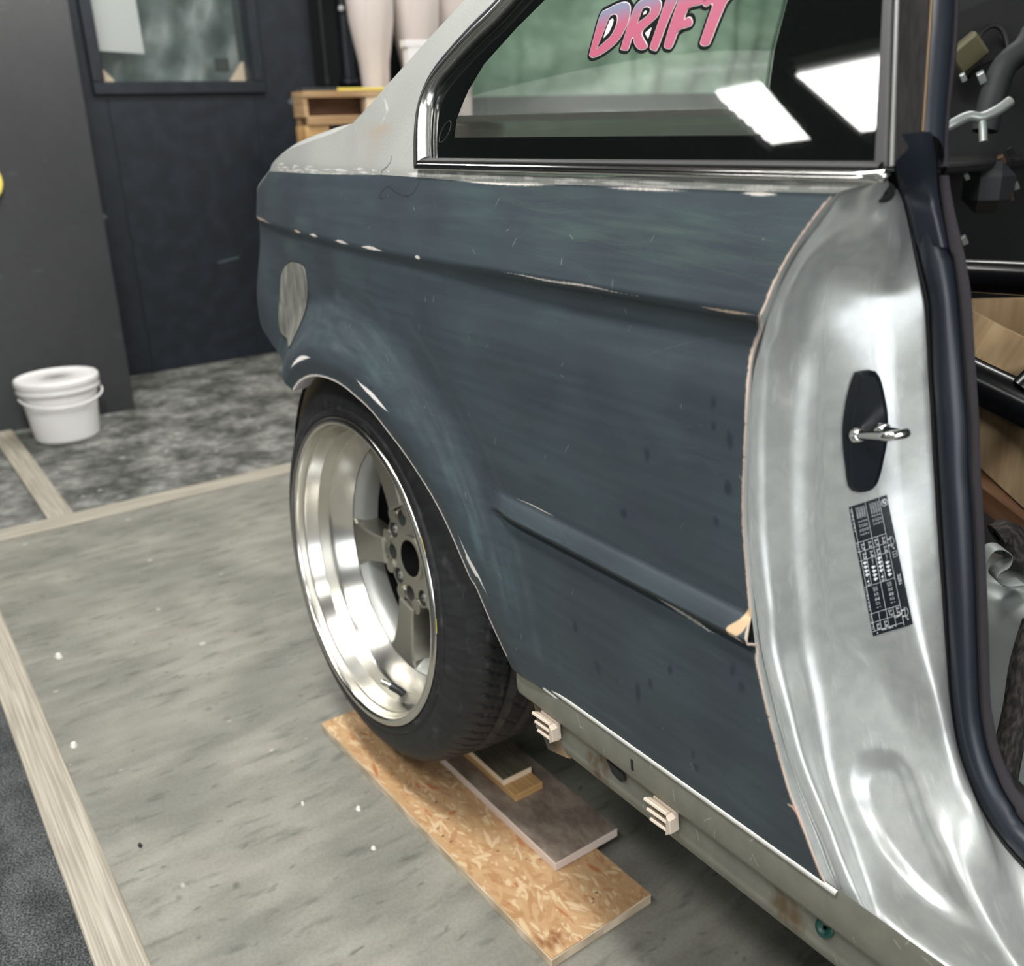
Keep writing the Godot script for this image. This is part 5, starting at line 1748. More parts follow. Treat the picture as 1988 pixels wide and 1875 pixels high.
func sticker(window: Node) -> void:
	var names := ["LT_D", "LT_R", "LT_I", "LT_F", "LT_T"]
	var soft := []
	for s in names:
		var p := pts2(s)
		p = spline2(joined([p, p.slice(0, 1)]), 64)
		p.remove_at(p.size() - 1)
		if Geometry2D.is_polygon_clockwise(p):
			p.reverse()
		soft.append(p)
	# black backing: the letters grown and run together
	var all: Array = []
	for p in soft:
		for g in Geometry2D.offset_polygon(p, 0.0027, Geometry2D.JOIN_ROUND):
			all.append(g)
	var merged: Array = [all[0]]
	for i in range(1, all.size()):
		var cur: PackedVector2Array = all[i]
		var rest := []
		for m in merged:
			var u := Geometry2D.merge_polygons(cur, m)
			var outer := []
			for x in u:
				if not Geometry2D.is_polygon_clockwise(x):
					outer.append(x)
			if outer.size() == 1:
				cur = outer[0]
			else:
				rest.append(m)
		rest.append(cur)
		merged = rest
	var st := holder("sticker", window)
	st.set_meta("label", "sticker reading DRIFT in pink letters edged in white and black")
	for m in merged:
		obj("backing", sheet(m, 0.006, func(p: Vector2) -> Vector3: return on_flank(p, -0.0037, false), 0.0002), M.print_black, st)
	for i in 5:
		obj("outline", sheet(soft[i], 0.006, func(p: Vector2) -> Vector3: return on_flank(p, -0.0034, false), 0.0002), M.print_white, st)
		for g in Geometry2D.offset_polygon(soft[i], -0.00055, Geometry2D.JOIN_ROUND):
			if g.size() > 2 and not Geometry2D.is_polygon_clockwise(g):
				var tone := func(p: Vector2) -> Color:
					var t := smooth(1.062, 1.083, p.y + (0.50 - p.x) * 0.10)
					return c8(150, 68, 92).lerp(c8(98, 106, 128), t).srgb_to_linear()
				obj("letter", sheet(g, 0.004, func(p: Vector2) -> Vector3: return on_flank(p, -0.0031, false), 0.0002, Rect2(0, 0, 1, 1), tone), M.sticker, st)
	for s in ["LT_DH", "LT_RH"]:
		var p := spline2(joined([pts2(s), pts2(s).slice(0, 1)]), 32)
		p.remove_at(p.size() - 1)
		for g in Geometry2D.offset_polygon(p, 0.0005, Geometry2D.JOIN_ROUND):
			obj("outline", sheet(g, 0.006, func(q: Vector2) -> Vector3: return on_flank(q, -0.0029, false), 0.0001), M.print_white, st)
		obj("counter", sheet(p, 0.006, func(q: Vector2) -> Vector3: return on_flank(q, -0.0027, false), 0.0001), M.print_black, st)
	for s in ["LT_DW", "LT_RW", "LT_TW"]:
		obj("counter", sheet(pts2(s), 0.006, func(q: Vector2) -> Vector3: return on_flank(q, -0.0025, false), 0.0001), M.print_white, st)


func jamb() -> void:
	var n := 230
	var k := []
	for s in ["K0", "K1", "K2", "K3", "KM", "K4", "K5", "K6", "K7"]:
		k.append(spline(pts3(s), n))
	var rows := []
	var dent := Vector3(0.885, 0.457, -0.05)
	for i in n:
		var v := float(i) / (n - 1)
		var k0: Vector3 = k[0][i]
		var k1: Vector3 = k[1][i]
		var gap := k0.lerp(k1, 0.35) + Vector3(-0.002, 0, -0.008)
		var low := smooth(0.5, 0.62, v)
		var row := rounded([k0 - Vector3(0, 0, 0.0012), gap, k1, k[2][i], k[3][i], k[4][i], k[5][i], k[6][i], k[6][i] + Vector3(-0.003, 0, -0.018)],
			[0.0, 0.002, 0.003, 0.0055, 0.011, lerpf(0.04, 0.007, low), 0.0085, 0.003, 0.0], 5, [2, 2, 2, 2, 12, 4, 2])
		for j in range(29, 46):
			var d := row[j] - dent
			var e := Vector2(d.dot(Vector3(0.62, -0.55, -0.56)) / 0.060, d.dot(Vector3(0.5, 0.8, -0.2)) / 0.034).length()
			row[j] -= Vector3(0.45, 0.55, 0.70) * 0.008 * smooth(1.0, 0.62, e) * smooth(45.5, 42.5, j) * smooth(28.5, 31.0, j)
		rows.append(row)
	var acc := Acc.new()
	acc.grid(rows)
	var mean := Vector3.ZERO
	for q in acc.N:
		mean += q
	if mean.dot(Vector3(0.6, 0.1, 0.8)) < 0.0:
		acc = Acc.new()
		acc.grid(rows, true)
	var j := obj("door_jamb", acc, M.jamb, car)
	j.set_meta("label", "pressed silver door jamb with long ridges")
	# oval rubber plug at the top corner
	acc = Acc.new()
	var pn := Vector3(0.565, 0.07, 0.82).normalized()
	var px := pn.cross(Vector3.UP).normalized()
	acc.lathe([Vector2(0.0066, -0.001), Vector2(0.0066, 0.0008), Vector2(0.0056, 0.0013), Vector2(0.0046, 0.0004), Vector2(0, 0.0002)], 28, Transform3D(Basis(px, pn, px.cross(pn)), snap(rows, Vector3(0.796, 0.9382, -0.055) + pn * 0.03, -pn)))
	obj("plug", acc, M.black_gap, j)
	# tyre pressure label, laid on the jamb
	var nn := Vector3(0.608, 0.064, 0.791).normalized()
	var cn := [Vector3(0.7845, 0.7039, -0.0662), Vector3(0.805, 0.7153, -0.0829), Vector3(0.8311, 0.6152, -0.0948), Vector3(0.8101, 0.5987, -0.0773)]
	var lab := []
	for a in 21:
		var row := PackedVector3Array()
		for b in 9:
			var t := a / 20.0
			var s := b / 8.0
			var p: Vector3 = cn[0].lerp(cn[1], s).lerp(cn[3].lerp(cn[2], s), t)
			var sn := snap(rows, p + nn * 0.02, -nn)
			row.append(sn + nn * 0.0006)
		lab.append(row)
	acc = Acc.new()
	acc.grid(lab, true)
	mean = Vector3.ZERO
	for q in acc.N:
		mean += q
	if mean.dot(nn) < 0.0:
		acc = Acc.new()
		acc.grid(lab)
	obj("pressure_label", acc, M.label, j).set_meta("label", "black tyre pressure label with white figures")
	striker(nn)
	# body seal: fat rubber tube along the door opening, with its felt edge
	var seal_sec := []
	for a in 15:
		var t := a / 14.0
		seal_sec.append(Vector2(t, 0.0125 * pow(sin(PI * clampf(t, 0.02, 0.98)), 0.55) - 0.003))
	var out := Vector3(0.6, 0.1, 0.8)
	var seal := holder("door_seal", car)
	obj("rubber_tube", sweep(k[6].slice(12), between(k[6], k[7]).slice(12), seal_sec, out), M.seal_rubber, seal)
	obj("lip", sweep(k[6], between(k[6], k[7]), [Vector2(-0.10, 0.0004), Vector2(-0.06, 0.003), Vector2(0.02, 0.0035), Vector2(0.05, 0.001)], out), M.black_gap, seal)
	var felt := holder("felt_edge", car)
	obj("felt", sweep(k[7], between(k[7], k[8]), [Vector2(-0.08, -0.004), Vector2(-0.04, 0.004), Vector2(0.1, 0.006), Vector2(0.5, 0.0065), Vector2(0.92, 0.0055), Vector2(1.0, 0.003), Vector2(1.0, -0.01), Vector2(0.8, -0.02)], out), M.felt, felt)
	# inside face of the pillar behind the felt
	var inner := []
	for i in n:
		inner.append(PackedVector3Array([k[8][i] + Vector3(-0.002, 0, -0.002), k[8][i] + Vector3(-0.02, 0, -0.02), k[8][i] + Vector3(-0.10, 0.0, -0.035)]))
	acc = Acc.new()
	acc.grid(inner, true)
	obj("inner_trim", acc, M.inner_dark, car)
	# above the belt: the window frame of the pillar
	var u := []
	for s in ["U0", "U1", "U2", "U3", "U4", "U5"]:
		var p := pts3(s)
		var last := p.size() - 1
		p.append(p[last] + (p[last] - p[last - 1]) * (0.155 / (p[last].y - p[last - 1].y)))
		u.append(spline(p, 60))
	var frame := holder("pillar_frame", car)
	var sec := []
	for i in 60:
		sec.append(rounded([u[0][i] + Vector3(-0.002, 0, -0.006), u[0][i] + Vector3(0, 0, 0.001), u[0][i].lerp(u[1][i], 0.9) + Vector3(0, 0, 0.0022), u[1][i] + Vector3(0, 0, -0.003)], [0, 0.001, 0.002, 0]))
	acc = Acc.new()
	acc.grid(sec)
	if acc.N[200].z < 0.0:
		acc = Acc.new()
		acc.grid(sec, true)
	obj("outer_strip", acc, M.dull_trim, frame)
	acc = sweep(u[1], between(u[1], u[2]), [Vector2(0.0, -0.004), Vector2(0.1, 0.0012), Vector2(0.25, 0.0024), Vector2(0.4, 0.0012), Vector2(0.55, -0.002), Vector2(0.9, -0.004)], out)
	obj("bright_edge", acc, mat("worn_edge", c8(96, 96, 94), 0.45, 0.5), frame)
	sec = []
	for i in 60:
		sec.append(rounded([u[2][i] + Vector3(0, 0, 0.001), u[2][i].lerp(u[3][i], 0.12) + Vector3(-0.004, 0, -0.004), u[2][i].lerp(u[3][i], 0.5) + Vector3(-0.002, 0, -0.003), u[2][i].lerp(u[3][i], 0.9) + Vector3(0, 0, 0.0), u[3][i] + Vector3(0.001, 0, 0.002), u[3][i] + Vector3(-0.004, 0, -0.012)], [0, 0.002, 0.006, 0.003, 0.002, 0]))
	acc = Acc.new()
	acc.grid(sec)
	if acc.N[300].dot(out) < 0.0:
		acc = Acc.new()
		acc.grid(sec, true)
	obj("channel", acc, M.channel_felt, frame)
	var cord := PackedVector3Array()
	for i in 60:
		cord.append(u[3][i] + Vector3(0.0015, 0, 0.0015))
	acc = Acc.new()
	acc.tube(cord, 0.0011, 6)
	obj("seam_cord", acc, mat("brass_worn", c8(126, 104, 78), 0.5, 0.4), frame)
	obj("upper_seal", sweep(u[3], between(u[3], u[4]), [Vector2(0.0, -0.003), Vector2(0.06, 0.004), Vector2(0.25, 0.0085), Vector2(0.5, 0.0095), Vector2(0.75, 0.0075), Vector2(0.95, 0.002), Vector2(1.0, -0.006)], out), M.seal_rubber, frame)
	obj("upper_felt", sweep(u[4], between(u[4], u[5]), [Vector2(-0.1, -0.004), Vector2(0.05, 0.004), Vector2(0.5, 0.006), Vector2(0.95, 0.004), Vector2(1.0, -0.012)], out), M.felt, frame)
	# moulded corner piece of the seal, where the pillar meets the belt
	var piece := []
	var pl := spline(pts3("PL"), 30)
	var pr := spline(pts3("PR"), 30)
	for i in 30:
		var t := i / 29.0
		var row := PackedVector3Array()
		for q in [[-0.02, -0.006], [0.02, 0.0015], [0.2, 0.004], [0.45, 0.006], [0.62, 0.0095], [0.78, 0.0115], [0.92, 0.007], [1.0, -0.004]]:
			row.append(pl[i].lerp(pr[i], q[0]) + out.normalized() * (q[1] + 0.002))
		piece.append(row)
	acc = Acc.new()
	acc.grid(piece)
	if acc.N[60].dot(out) < 0.0:
		acc = Acc.new()
		acc.grid(piece, true)
	obj("corner_piece", acc, M.seal_rubber, seal)
	# inner body of the pillar
	sec = []
	for i in 60:
		sec.append(PackedVector3Array([u[5][i], u[5][i] + Vector3(-0.03, 0, -0.015), u[5][i] + Vector3(-0.09, 0, 0.01)]))
	acc = Acc.new()
	acc.grid(sec)
	obj("inner_side", acc, M.inner_dark, frame)


func striker(nn: Vector3) -> void:
	var st := holder("striker", car)
	var up := (Vector3.UP - nn * nn.y).normalized()
	var right := up.cross(nn).normalized()
	var c := Vector3(0.7855, 0.765, -0.0745)
	var ring := [Vector3(0.7762, 0.8089, -0.0697), Vector3(0.788, 0.8095, -0.0788), Vector3(0.7956, 0.7875, -0.0829), Vector3(0.799, 0.7681, -0.0839), Vector3(0.7995, 0.7482, -0.0827), Vector3(0.7967, 0.7215, -0.0783), Vector3(0.7835, 0.7182, -0.0679), Vector3(0.7779, 0.7383, -0.0652), Vector3(0.7739, 0.7623, -0.0641), Vector3(0.7733, 0.7822, -0.0652), Vector3(0.7743, 0.7999, -0.0675)]
	var poly := PackedVector2Array()
	for p in ring:
		poly.append(Vector2((p - c).dot(right), (p - c).dot(up)))
	poly.append(poly[0])
	poly = spline2(poly, 45)
	poly.remove_at(44)
	var acc := Acc.new()
	acc.extrude(poly, 0.0055, Transform3D(Basis(right, up, nn), c - nn * 0.0015), 0.0016)
	obj("cover_plate", acc, M.latch_plastic, st)
	# raised field of the cover, its left edge folded back
	var field := PackedVector2Array()
	for p in poly:
		field.append(Vector2(maxf(p.x * 0.96, -0.0085 - 0.002 * cos(p.y * 60)), p.y * 0.965))
	acc = Acc.new()
	acc.extrude(field, 0.0022, Transform3D(Basis(right, up, nn), c + nn * 0.0038), 0.0018)
	obj("cover_field", acc, M.latch_plastic, st)
	var p1 := Vector3(0.7827, 0.7622, -0.0708) + nn * 0.004
	var p2 := Vector3(0.7962, 0.7667, -0.0812) + nn * 0.004
	var t1 := Vector3(0.8206, 0.7740, -0.050)
	var t2 := Vector3(0.8275, 0.7755, -0.061)
	for q in [[p1, t1], [p2, t2]]:
		var ax: Vector3 = (q[1] - q[0]).normalized()
		var x := ax.cross(Vector3.UP).normalized()
		acc = Acc.new()
		acc.lathe([Vector2(0.0, -0.003), Vector2(0.0068, -0.003), Vector2(0.0068, 0.0005), Vector2(0.0056, 0.0015), Vector2(0.0056, 0.003), Vector2(0.0045, 0.0045), Vector2(0.0, 0.0045)], 24, Transform3D(Basis(x, ax, x.cross(ax)), q[0]))
		obj("collar", acc, M.chrome, st)
	var path := PackedVector3Array()
	var mid := (t1 + t2) * 0.5 + (t1 - p1).normalized() * 0.0035
	for k in 8:
		path.append(p1.lerp(t1, k / 7.0))
	for k in range(1, 6):
		path.append(t1.lerp(mid, k / 6.0).lerp(mid.lerp(t2, k / 6.0), k / 6.0))
	for k in 8:
		path.append(t2.lerp(p2, k / 7.0))
	acc = Acc.new()
	acc.tube(path, 0.0037, 14)
	obj("loop", acc, M.chrome, st)


func sill() -> void:
	var s := holder("sill", car)
	var prof := func(p: Array, x0: float, x1: float, n: int) -> Array:
		var rows := []
		for i in n:
			var x := lerpf(x0, x1, float(i) / (n - 1))
			var row := PackedVector3Array()
			for q in p:
				row.append(Vector3(x, q.x, q.y))
			rows.append(row)
		return rows
	var put := func(called: String, rows: Array, m: Material, us := 1.0) -> MeshInstance3D:
		var acc := Acc.new()
		acc.grid(rows, false, false)
		if acc.N[rows[0].size() + 1].z < 0.0:
			acc = Acc.new()
			acc.grid(rows, true, false)
		for i in acc.T.size():
			acc.T[i] = Vector2((acc.V[i].x - 0.38) / 0.8, (0.41 - acc.V[i].y) / 0.11)
		return obj(called, acc, m, s)
	put.call("bright_lip", prof.call([Vector2(0.4095, -0.0085), Vector2(0.4085, -0.0062), Vector2(0.4065, -0.0055), Vector2(0.4045, -0.0058), Vector2(0.4035, -0.008)], 0.455, 0.848, 40), M.lip_paint)
	put.call("seam", prof.call([Vector2(0.4045, -0.0075), Vector2(0.4025, -0.0105), Vector2(0.4005, -0.0075)], 0.462, 0.9, 30), M.black_gap)
	put.call("side_strip", prof.call([Vector2(0.411, -0.0082), Vector2(0.4005, -0.0066), Vector2(0.385, -0.0062), Vector2(0.372, -0.0075), Vector2(0.3675, -0.0095), Vector2(0.3655, -0.013)], 0.408, 1.2, 60), M.sill_paint)
	put.call("rocker", prof.call([Vector2(0.3660, -0.0125), Vector2(0.358, -0.0175), Vector2(0.350, -0.0205), Vector2(0.343, -0.0195), Vector2(0.337, -0.016), Vector2(0.328, -0.0165), Vector2(0.318, -0.022), Vector2(0.309, -0.031), Vector2(0.303, -0.044), Vector2(0.300, -0.07)], 0.43, 1.2, 60), M.sill_rust)
	# rear end of the rocker, rough and rusty behind the tyre
	var acc := Acc.new()
	acc.extrude(PackedVector2Array([Vector2(0.395, 0.412), Vector2(0.44, 0.405), Vector2(0.475, 0.345), Vector2(0.49, 0.318), Vector2(0.452, 0.307), Vector2(0.432, 0.335), Vector2(0.418, 0.372), Vector2(0.402, 0.398)]), 0.03, Transform3D(Basis(), Vector3(0, 0, -0.046)), 0.004)
	obj("rusty_end", acc, mat("rust", Color.WHITE, 0.85, 0.0, tex(blend(128, 128, c8(112, 98, 76), [[noise(128, 128, 0.08, 121), Color(0.13, 0.1, 0.07), 60, 200]]))), s)
	# trim clips: a backing plate with three slanted blades
	for x in [0.462, 0.648]:
		var c := holder("clip", s, Vector3(x, 0.3505, -0.014))
		c.set_meta("label", "beige plastic trim clip")
		obj("plate", bx(Vector3(0.032, 0.026, 0.006), Vector3(0, 0, 0), 0.0015), M.clip_plastic, c)
		for i in 3:
			acc = Acc.new()
			acc.box(Vector3(0.030 - 0.003 * i, 0.0036, 0.013), 0.0008, Transform3D(Basis(Vector3.RIGHT, -0.5) * Basis(Vector3.UP, 0.10), Vector3(-0.003 + 0.003 * i, 0.0095 - 0.0092 * i, 0.007)))
			obj("blade", acc, M.clip_plastic, c)
		acc = Acc.new()
		acc.extrude(PackedVector2Array([Vector2(0.0, -0.013), Vector2(0.007, -0.007), Vector2(0.005, 0.007), Vector2(0.0, 0.011)]), 0.012, Transform3D(Basis(), Vector3(0.0125, 0, 0.0)), 0.001)
		obj("cheek", acc, M.clip_plastic, c)
	acc = Acc.new()
	acc.extrude(PackedVector2Array([Vector2(0.557, 0.3585), Vector2(0.584, 0.3555), Vector2(0.586, 0.349), Vector2(0.579, 0.3445), Vector2(0.566, 0.347)]), 0.003, Transform3D(Basis(), Vector3(0, 0, -0.0185)), 0.0)
	obj("slot", acc, M.dull_trim, s)
	acc = Acc.new()
	acc.extrude(PackedVector2Array([Vector2(0.6055, 0.3925), Vector2(0.6085, 0.3925), Vector2(0.6095, 0.3805), Vector2(0.6065, 0.3805)]), 0.0008, Transform3D(Basis(), Vector3(0, 0, -0.0065)), 0.0)
	obj("pen_mark", acc, M.black_gap, s)
	acc = Acc.new()
	acc.lathe([Vector2(0.0085, -0.003), Vector2(0.0085, 0.0006), Vector2(0.007, 0.0018), Vector2(0.0045, 0.0014), Vector2(0.004, -0.0006), Vector2(0.0, -0.0006)], 28, Transform3D(Basis(Vector3.RIGHT, PI / 2 - 0.4), Vector3(0.8335, 0.3535, -0.0175)))
	obj("drain_plug", acc, M.plug_green, s).set_meta("label", "green rubber drain plug")


func shell() -> void:
	# wheel housing, underside, far side and everything dark inside
	var acc := Acc.new()
	var rows := []
	for i in 40:
		var th := deg_to_rad(lerpf(-8.0, 188.0, i / 39.0))
		var r := 0.345 if th < 2.2 else 0.335
		var c := Vector3(cos(th) * r, AXLE + sin(th) * r, 0)
		rows.append(PackedVector3Array([c + Vector3(0, 0, -0.05), c + Vector3(0, 0, -0.15), c + Vector3(0, 0, -0.285)]))
	acc.grid(rows)
	obj("wheel_housing", acc, M.inner_dark, car)
	acc = Acc.new()
	acc.box(Vector3(0.72, 0.46, 0.02), 0.004, Transform3D(Basis(), Vector3(0, AXLE + 0.1, -0.295)))
	obj("housing_wall", acc, M.inner_dark, car)
	rows = []
	for i in 16:
		var th := deg_to_rad(lerpf(118.0, 178.0, i / 15.0))
		var c := Vector3(cos(th) * 0.328, AXLE + sin(th) * 0.328, 0)
		rows.append(PackedVector3Array([c + Vector3(0, 0, -0.052), c + Vector3(0, 0, -0.12), c + Vector3(0, 0, -0.20)]))
	acc = Acc.new()
	acc.grid(rows)
	obj("arch_liner", acc, M.liner_tan, car)
	obj("floor_pan", bx(Vector3(2.6, 0.04, 1.5), Vector3(1.72, 0.285, -0.84), 0.004), M.inner_dark, car)
	obj("boot_floor", bx(Vector3(1.02, 0.04, 1.0), Vector3(-0.12, 0.40, -0.84), 0.004), M.inner_dark, car)
	obj("rear_bulkhead", bx(Vector3(0.02, 0.5, 1.46), Vector3(0.10, 0.66, -0.84), 0.004), M.inner_dark, car)
	obj("parcel_shelf", bx(Vector3(0.30, 0.015, 1.4), Vector3(0.20, 0.905, -0.84), 0.004), M.carpet_black, car)
	obj("inner_side", bx(Vector3(0.46, 0.44, 0.012), Vector3(0.33, 0.67, -0.135), 0.004), M.inner_dark, car)
	obj("far_side", bx(Vector3(3.6, 0.62, 0.04), Vector3(1.2, 0.62, -1.62), 0.006), M.inner_dark, car)
	obj("far_inner_panel", bx(Vector3(1.5, 0.46, 0.05), Vector3(0.75, 0.70, -1.42), 0.01), M.inner_grey, car)
	obj("far_window_trim", bx(Vector3(1.5, 0.55, 0.03), Vector3(0.75, 1.20, -1.44), 0.01), M.inner_dark, car)
	obj("tunnel", bx(Vector3(2.2, 0.14, 0.3), Vector3(1.4, 0.36, -0.84), 0.03), M.carpet_black, car)
	# the front of the car, beyond the frame: it keeps daylight from running in underneath
	var nose := Acc.new()
	nose.box(Vector3(1.35, 0.55, 1.66), 0.06, Transform3D(Basis(), Vector3(2.72, 0.50, -0.84)))
	obj("front_body", nose, M.silver, car)
	for side in [-0.13, -1.55]:
		var fw := Acc.new()
		fw.lathe([Vector2(0.0, -0.1), Vector2(0.28, -0.1), Vector2(0.305, -0.07), Vector2(0.308, 0.07), Vector2(0.28, 0.1), Vector2(0.0, 0.1)], 48, Transform3D(Basis(Vector3.RIGHT, PI / 2), Vector3(2.7, 0.308, side)))
		obj("front_wheel", fw, M.tyre_rubber, car)
	var rw := Acc.new()
	rw.lathe([Vector2(0.0, -0.1), Vector2(0.28, -0.1), Vector2(0.305, -0.07), Vector2(0.308, 0.07), Vector2(0.28, 0.1), Vector2(0.0, 0.1)], 48, Transform3D(Basis(Vector3.RIGHT, PI / 2), Vector3(0, 0.309, -1.52)))
	obj("far_wheel", rw, M.tyre_rubber, car)
	obj("far_sill", bx(Vector3(2.2, 0.14, 0.08), Vector3(1.35, 0.27, -1.60), 0.02), M.silver, car)
	# roll cage
	acc = Acc.new()
	acc.tube(PackedVector3Array([Vector3(0.44, 0.786, -0.655), Vector3(0.527, 0.792, -0.636), Vector3(0.613, 0.799, -0.615), Vector3(0.743, 0.810, -0.585), Vector3(1.4, 0.86, -0.44)]), 0.0205, 24)
	var cage := holder("roll_cage", car)
	obj("tube", acc, M.tube_black, cage)
	acc = Acc.new()
	acc.tube(PackedVector3Array([Vector3(0.575, 0.762, -0.402), Vector3(0.638, 0.747, -0.390), Vector3(0.701, 0.733, -0.378), Vector3(0.759, 0.724, -0.363), Vector3(0.845, 0.708, -0.345), Vector3(1.3, 0.62, -0.27)]), 0.0205, 24)
	obj("tube", acc, M.tube_black, cage)
	acc = Acc.new()
	acc.tube(PackedVector3Array([Vector3(0.765, 0.735, -0.360), Vector3(0.80, 0.80, -0.40), Vector3(0.84, 0.88, -0.45), Vector3(0.9, 1.2, -0.52)]), 0.0205, 24)
	obj("tube", acc, M.tube_black, cage)
	# silver seat mount with its bent bracket
	var mount := holder("seat_mount", car)
	mount.set_meta("label", "silver bracket welded to the floor side")
	acc = Acc.new()
	rows = []
	for i in 15:
		var v := i / 14.0
		var row := PackedVector3Array()
		for j in 21:
			var th := TAU * j / 20.0
			var flat := 0.058
			var c := Vector3(cos(th), 0, sin(th))
			var sq := 1.0 / pow(pow(absf(c.x), 4.0) + pow(absf(c.z), 4.0), 0.25)
			var y := 0.556 - 0.29 * v
			var grow: float = pow(clampf(v / 0.13, 0.0, 1.0), 0.5)
			var d := c * sq * flat * (0.55 + 0.45 * grow) * (1.0 if v > 0.0 else 0.0)
			row.append(Vector3(0.765 + d.x * 0.9, y, -0.385) + Basis(Vector3.UP, 0.5) * Vector3(0, 0, d.z) + Vector3(v * 0.012, 0, 0.01 * v))
		rows.append(row)
	acc.grid(rows, false, true)
	if acc.N[21 * 8].x < 0.0:
		acc = Acc.new()
		acc.grid(rows, true, true)
	obj("pedestal", acc, M.bracket_silver, mount)
	var path := [Vector3(0.764, 0.571, -0.313), Vector3(0.767, 0.580, -0.315), Vector3(0.768, 0.588, -0.322), Vector3(0.773, 0.589, -0.331), Vector3(0.780, 0.583, -0.336), Vector3(0.781, 0.574, -0.332), Vector3(0.777, 0.569, -0.323), Vector3(0.777, 0.563, -0.319), Vector3(0.784, 0.5565, -0.325), Vector3(0.794, 0.5565, -0.340)]
	rows = []
	var wide := Vector3(0.62, 0.1, 0.55).normalized() * 0.011
	for p in spline(PackedVector3Array(path), 40):
		rows.append(PackedVector3Array([p - wide, p - wide + Vector3(0, 0.0012, 0), p + wide + Vector3(0, 0.0012, 0), p + wide, p - wide]))
	acc = Acc.new()
	acc.grid(rows)
	obj("bracket", acc, M.bracket_silver, mount)
	# hoses, wires and fittings
	var tubes := [["hose", 0.014, [Vector3(0.741, 0.574, -0.387), Vector3(0.747, 0.578, -0.396), Vector3(0.758, 0.559, -0.401), Vector3(0.769, 0.528, -0.398), Vector3(0.783, 0.483, -0.388), Vector3(0.79, 0.40, -0.38)]],
		["hose", 0.013, [Vector3(0.822, 0.53, -0.325), Vector3(0.826, 0.493, -0.306), Vector3(0.834, 0.452, -0.290), Vector3(0.840, 0.411, -0.272), Vector3(0.846, 0.36, -0.26)]],
		["wire", 0.0035, [Vector3(0.243, 1.083, -1.075), Vector3(0.242, 1.104, -1.089), Vector3(0.251, 1.115, -1.109), Vector3(0.265, 1.100, -1.119), Vector3(0.278, 1.067, -1.116), Vector3(0.281, 1.043, -1.105)]],
		["wire", 0.003, [Vector3(0.231, 1.038, -1.086), Vector3(0.236, 1.055, -1.104), Vector3(0.248, 1.065, -1.128), Vector3(0.260, 1.066, -1.147), Vector3(0.272, 1.075, -1.169)]],
		["tube", 0.02, [Vector3(0.319, 1.10, -1.11), Vector3(0.319, 1.075, -1.086), Vector3(0.308, 1.049, -1.054), Vector3(0.307, 1.004, -1.033), Vector3(0.309, 0.955, -1.02)]],
		["tube", 0.016, [Vector3(0.150, 1.13, -1.08), Vector3(0.174, 1.146, -1.112), Vector3(0.194, 1.168, -1.156), Vector3(0.224, 1.207, -1.225)]],
		["strut", 0.008, [Vector3(0.300, 0.958, -0.90), Vector3(0.313, 0.966, -0.912), Vector3(0.326, 0.978, -0.939), Vector3(0.338, 0.976, -0.955), Vector3(0.349, 0.985, -0.977), Vector3(0.357, 0.998, -0.997)]],
		["strut", 0.006, [Vector3(0.338, 0.976, -0.955), Vector3(0.344, 0.960, -0.953), Vector3(0.350, 0.941, -0.949)]]]
	var looks := {"hose": M.hose, "wire": M.wire, "tube": M.inner_grey, "strut": M.bracket_silver}
	for q in tubes:
		acc = Acc.new()
		acc.tube(spline(PackedVector3Array(q[2]), 26), q[1], 12)
		obj(q[0], acc, looks[q[0]], car)
	acc = Acc.new()
	acc.box(Vector3(0.05, 0.045, 0.02), 0.004, Transform3D(Basis.from_euler(Vector3(0.3, 0.9, 0.75)), Vector3(0.238, 1.075, -1.063)))
	obj("connector", acc, M.connector_olive, car)
	for q in [[Vector3(0.314, 0.902, -0.964), 0.008, "pale"], [Vector3(0.320, 0.889, -0.966), 0.007, "pale"], [Vector3(0.292, 1.035, -1.021), 0.011, "pale"], [Vector3(0.275, 1.036, -0.997), 0.008, "pale"], [Vector3(0.349, 0.925, -1.031), 0.009, "dull"], [Vector3(0.345, 0.912, -1.017), 0.009, "brown"], [Vector3(0.367, 0.858, -1.012), 0.011, "brown"], [Vector3(0.369, 0.873, -1.026), 0.008, "pale"], [Vector3(0.345, 0.795, -0.939), 0.009, "pale"]]:
		acc = Acc.new()
		acc.box(Vector3(q[1], q[1] * 1.6, q[1]), 0.001, Transform3D(Basis.from_euler(Vector3(0.4, 0.7, 0.5)), q[0]))
		obj("fitting", acc, {"pale": M.bracket_silver, "dull": M.dull_trim, "brown": M.brown_board}[q[2]], car)
	# grey housing pod on the far wall and a pale moulded piece
	acc = Acc.new()
	acc.box(Vector3(0.075, 0.08, 0.05), 0.024, Transform3D(Basis(Vector3.UP, 0.6), Vector3(0.342, 0.871, -0.995)))
	obj("pod", acc, M.inner_grey, car)
	acc = Acc.new()
	acc.box(Vector3(0.07, 0.085, 0.05), 0.02, Transform3D(Basis.from_euler(Vector3(0.0, 0.7, 0.4)), Vector3(0.395, 1.028, -1.045)))
	obj("moulded_piece", acc, M.pale_plastic, car)
	acc = Acc.new()
	acc.box(Vector3(0.5, 0.7, 0.02), 0.01, Transform3D(Basis(Vector3.UP, 0.75), Vector3(0.26, 0.82, -1.16)))
	obj("inner_panel", acc, M.inner_dark, car)


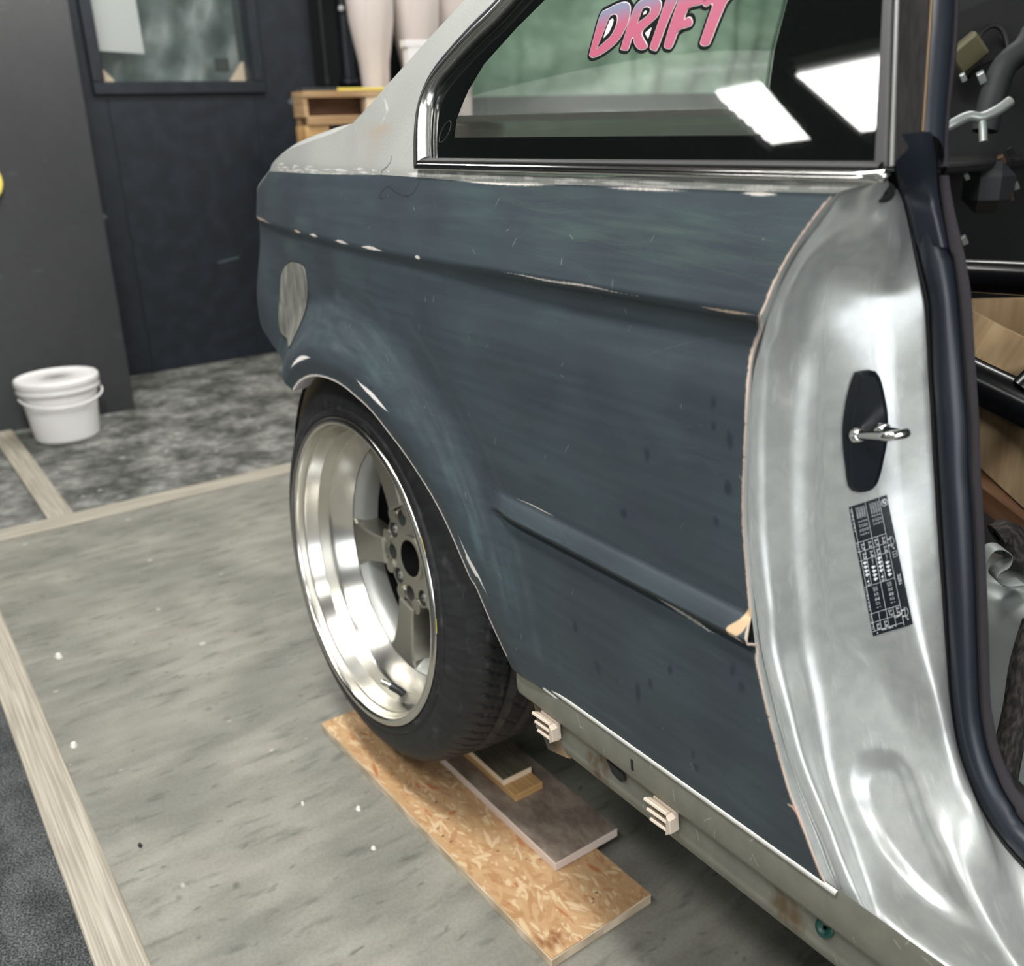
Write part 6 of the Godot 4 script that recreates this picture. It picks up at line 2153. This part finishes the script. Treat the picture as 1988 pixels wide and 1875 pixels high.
func cargo() -> void:
	# cardboard box and brown board lying inside the car
	var t := thing("cardboard_box", "open tan cardboard box inside the car behind the roll cage tubes", "box", Vector3(0.545, 0.47, -0.955))
	t.rotation.y = -0.709
	obj("wall", bx(Vector3(0.42, 0.22, 0.005), Vector3(0, 0.11, 0.13), 0.001), M.cardboard, t)
	obj("wall", bx(Vector3(0.42, 0.22, 0.005), Vector3(0, 0.11, -0.13), 0.001), M.cardboard, t)
	obj("wall", bx(Vector3(0.005, 0.22, 0.255), Vector3(0.21, 0.11, 0), 0.001), M.cardboard, t)
	obj("wall", bx(Vector3(0.005, 0.22, 0.255), Vector3(-0.21, 0.11, 0), 0.001), M.cardboard, t)
	obj("base", bx(Vector3(0.42, 0.005, 0.26), Vector3(0, 0.003, 0), 0.001), M.cardboard, t)
	var a := Acc.new()
	a.box(Vector3(0.41, 0.005, 0.10), 0.001, Transform3D(Basis(Vector3.RIGHT, 1.15), Vector3(0, 0.176, 0.152)))
	obj("flap", a, M.cardboard, t)
	t = thing("brown_box", "reddish brown wooden box under the cardboard box in the car", "box", Vector3(0.575, 0.43, -0.90))
	t.rotation.y = -0.62
	obj("body", bx(Vector3(0.44, 0.13, 0.26), Vector3(0, -0.03, 0), 0.003), M.brown_board, t)
	a = Acc.new()
	a.tube(PackedVector3Array([Vector3(-0.06, 0.045, 0.131), Vector3(0.02, 0.0, 0.134), Vector3(0.09, -0.06, 0.134), Vector3(0.13, -0.10, 0.134)]), 0.008, 8, true, 0.4)
	obj("strap", a, M.carpet_black, t)


func _ready() -> void:
	# camera
	var cam := Camera3D.new()
	cam.name = "camera"
	cam.transform = Transform3D(Basis(Vector3(0.576266, -0.035059, -0.816510), Vector3(-0.268846, 0.935343, -0.229904), Vector3(0.771777, 0.352001, 0.529581)), Vector3(1.193447, 0.988046, 0.528754))
	var lens := CameraAttributesPhysical.new()
	lens.frustum_focal_length = 23.5232
	lens.frustum_focus_distance = 0.95
	lens.frustum_near = 0.05
	lens.frustum_far = 60.0
	lens.exposure_aperture = 4.2
	cam.attributes = lens
	cam.fov = 54.0554
	cam.current = true
	add_child(cam)
	# a closed workshop: no sky, only its own lights
	var we := WorldEnvironment.new()
	we.name = "surroundings"
	var e := Environment.new()
	e.background_mode = Environment.BG_COLOR
	e.background_color = Color(0.02, 0.02, 0.02)
	e.tonemap_mode = Environment.TONE_MAPPER_LINEAR
	e.tonemap_exposure = 1.25
	e.sdfgi_enabled = true
	e.ssao_enabled = true
	e.ssil_enabled = true
	we.environment = e
	add_child(we)
	rng.seed = 328
	var d: Array = DATA["ARCH"][1]
	for i in range(0, d.size(), 2):
		arch_t.append(d[i])
		arch_r.append(d[i + 1])
	materials()
	room()
	boards()
	car = thing("car", "two door car body in silver and blue grey primer being repaired, door removed", "car")
	body()
	wheel()
	cargo()
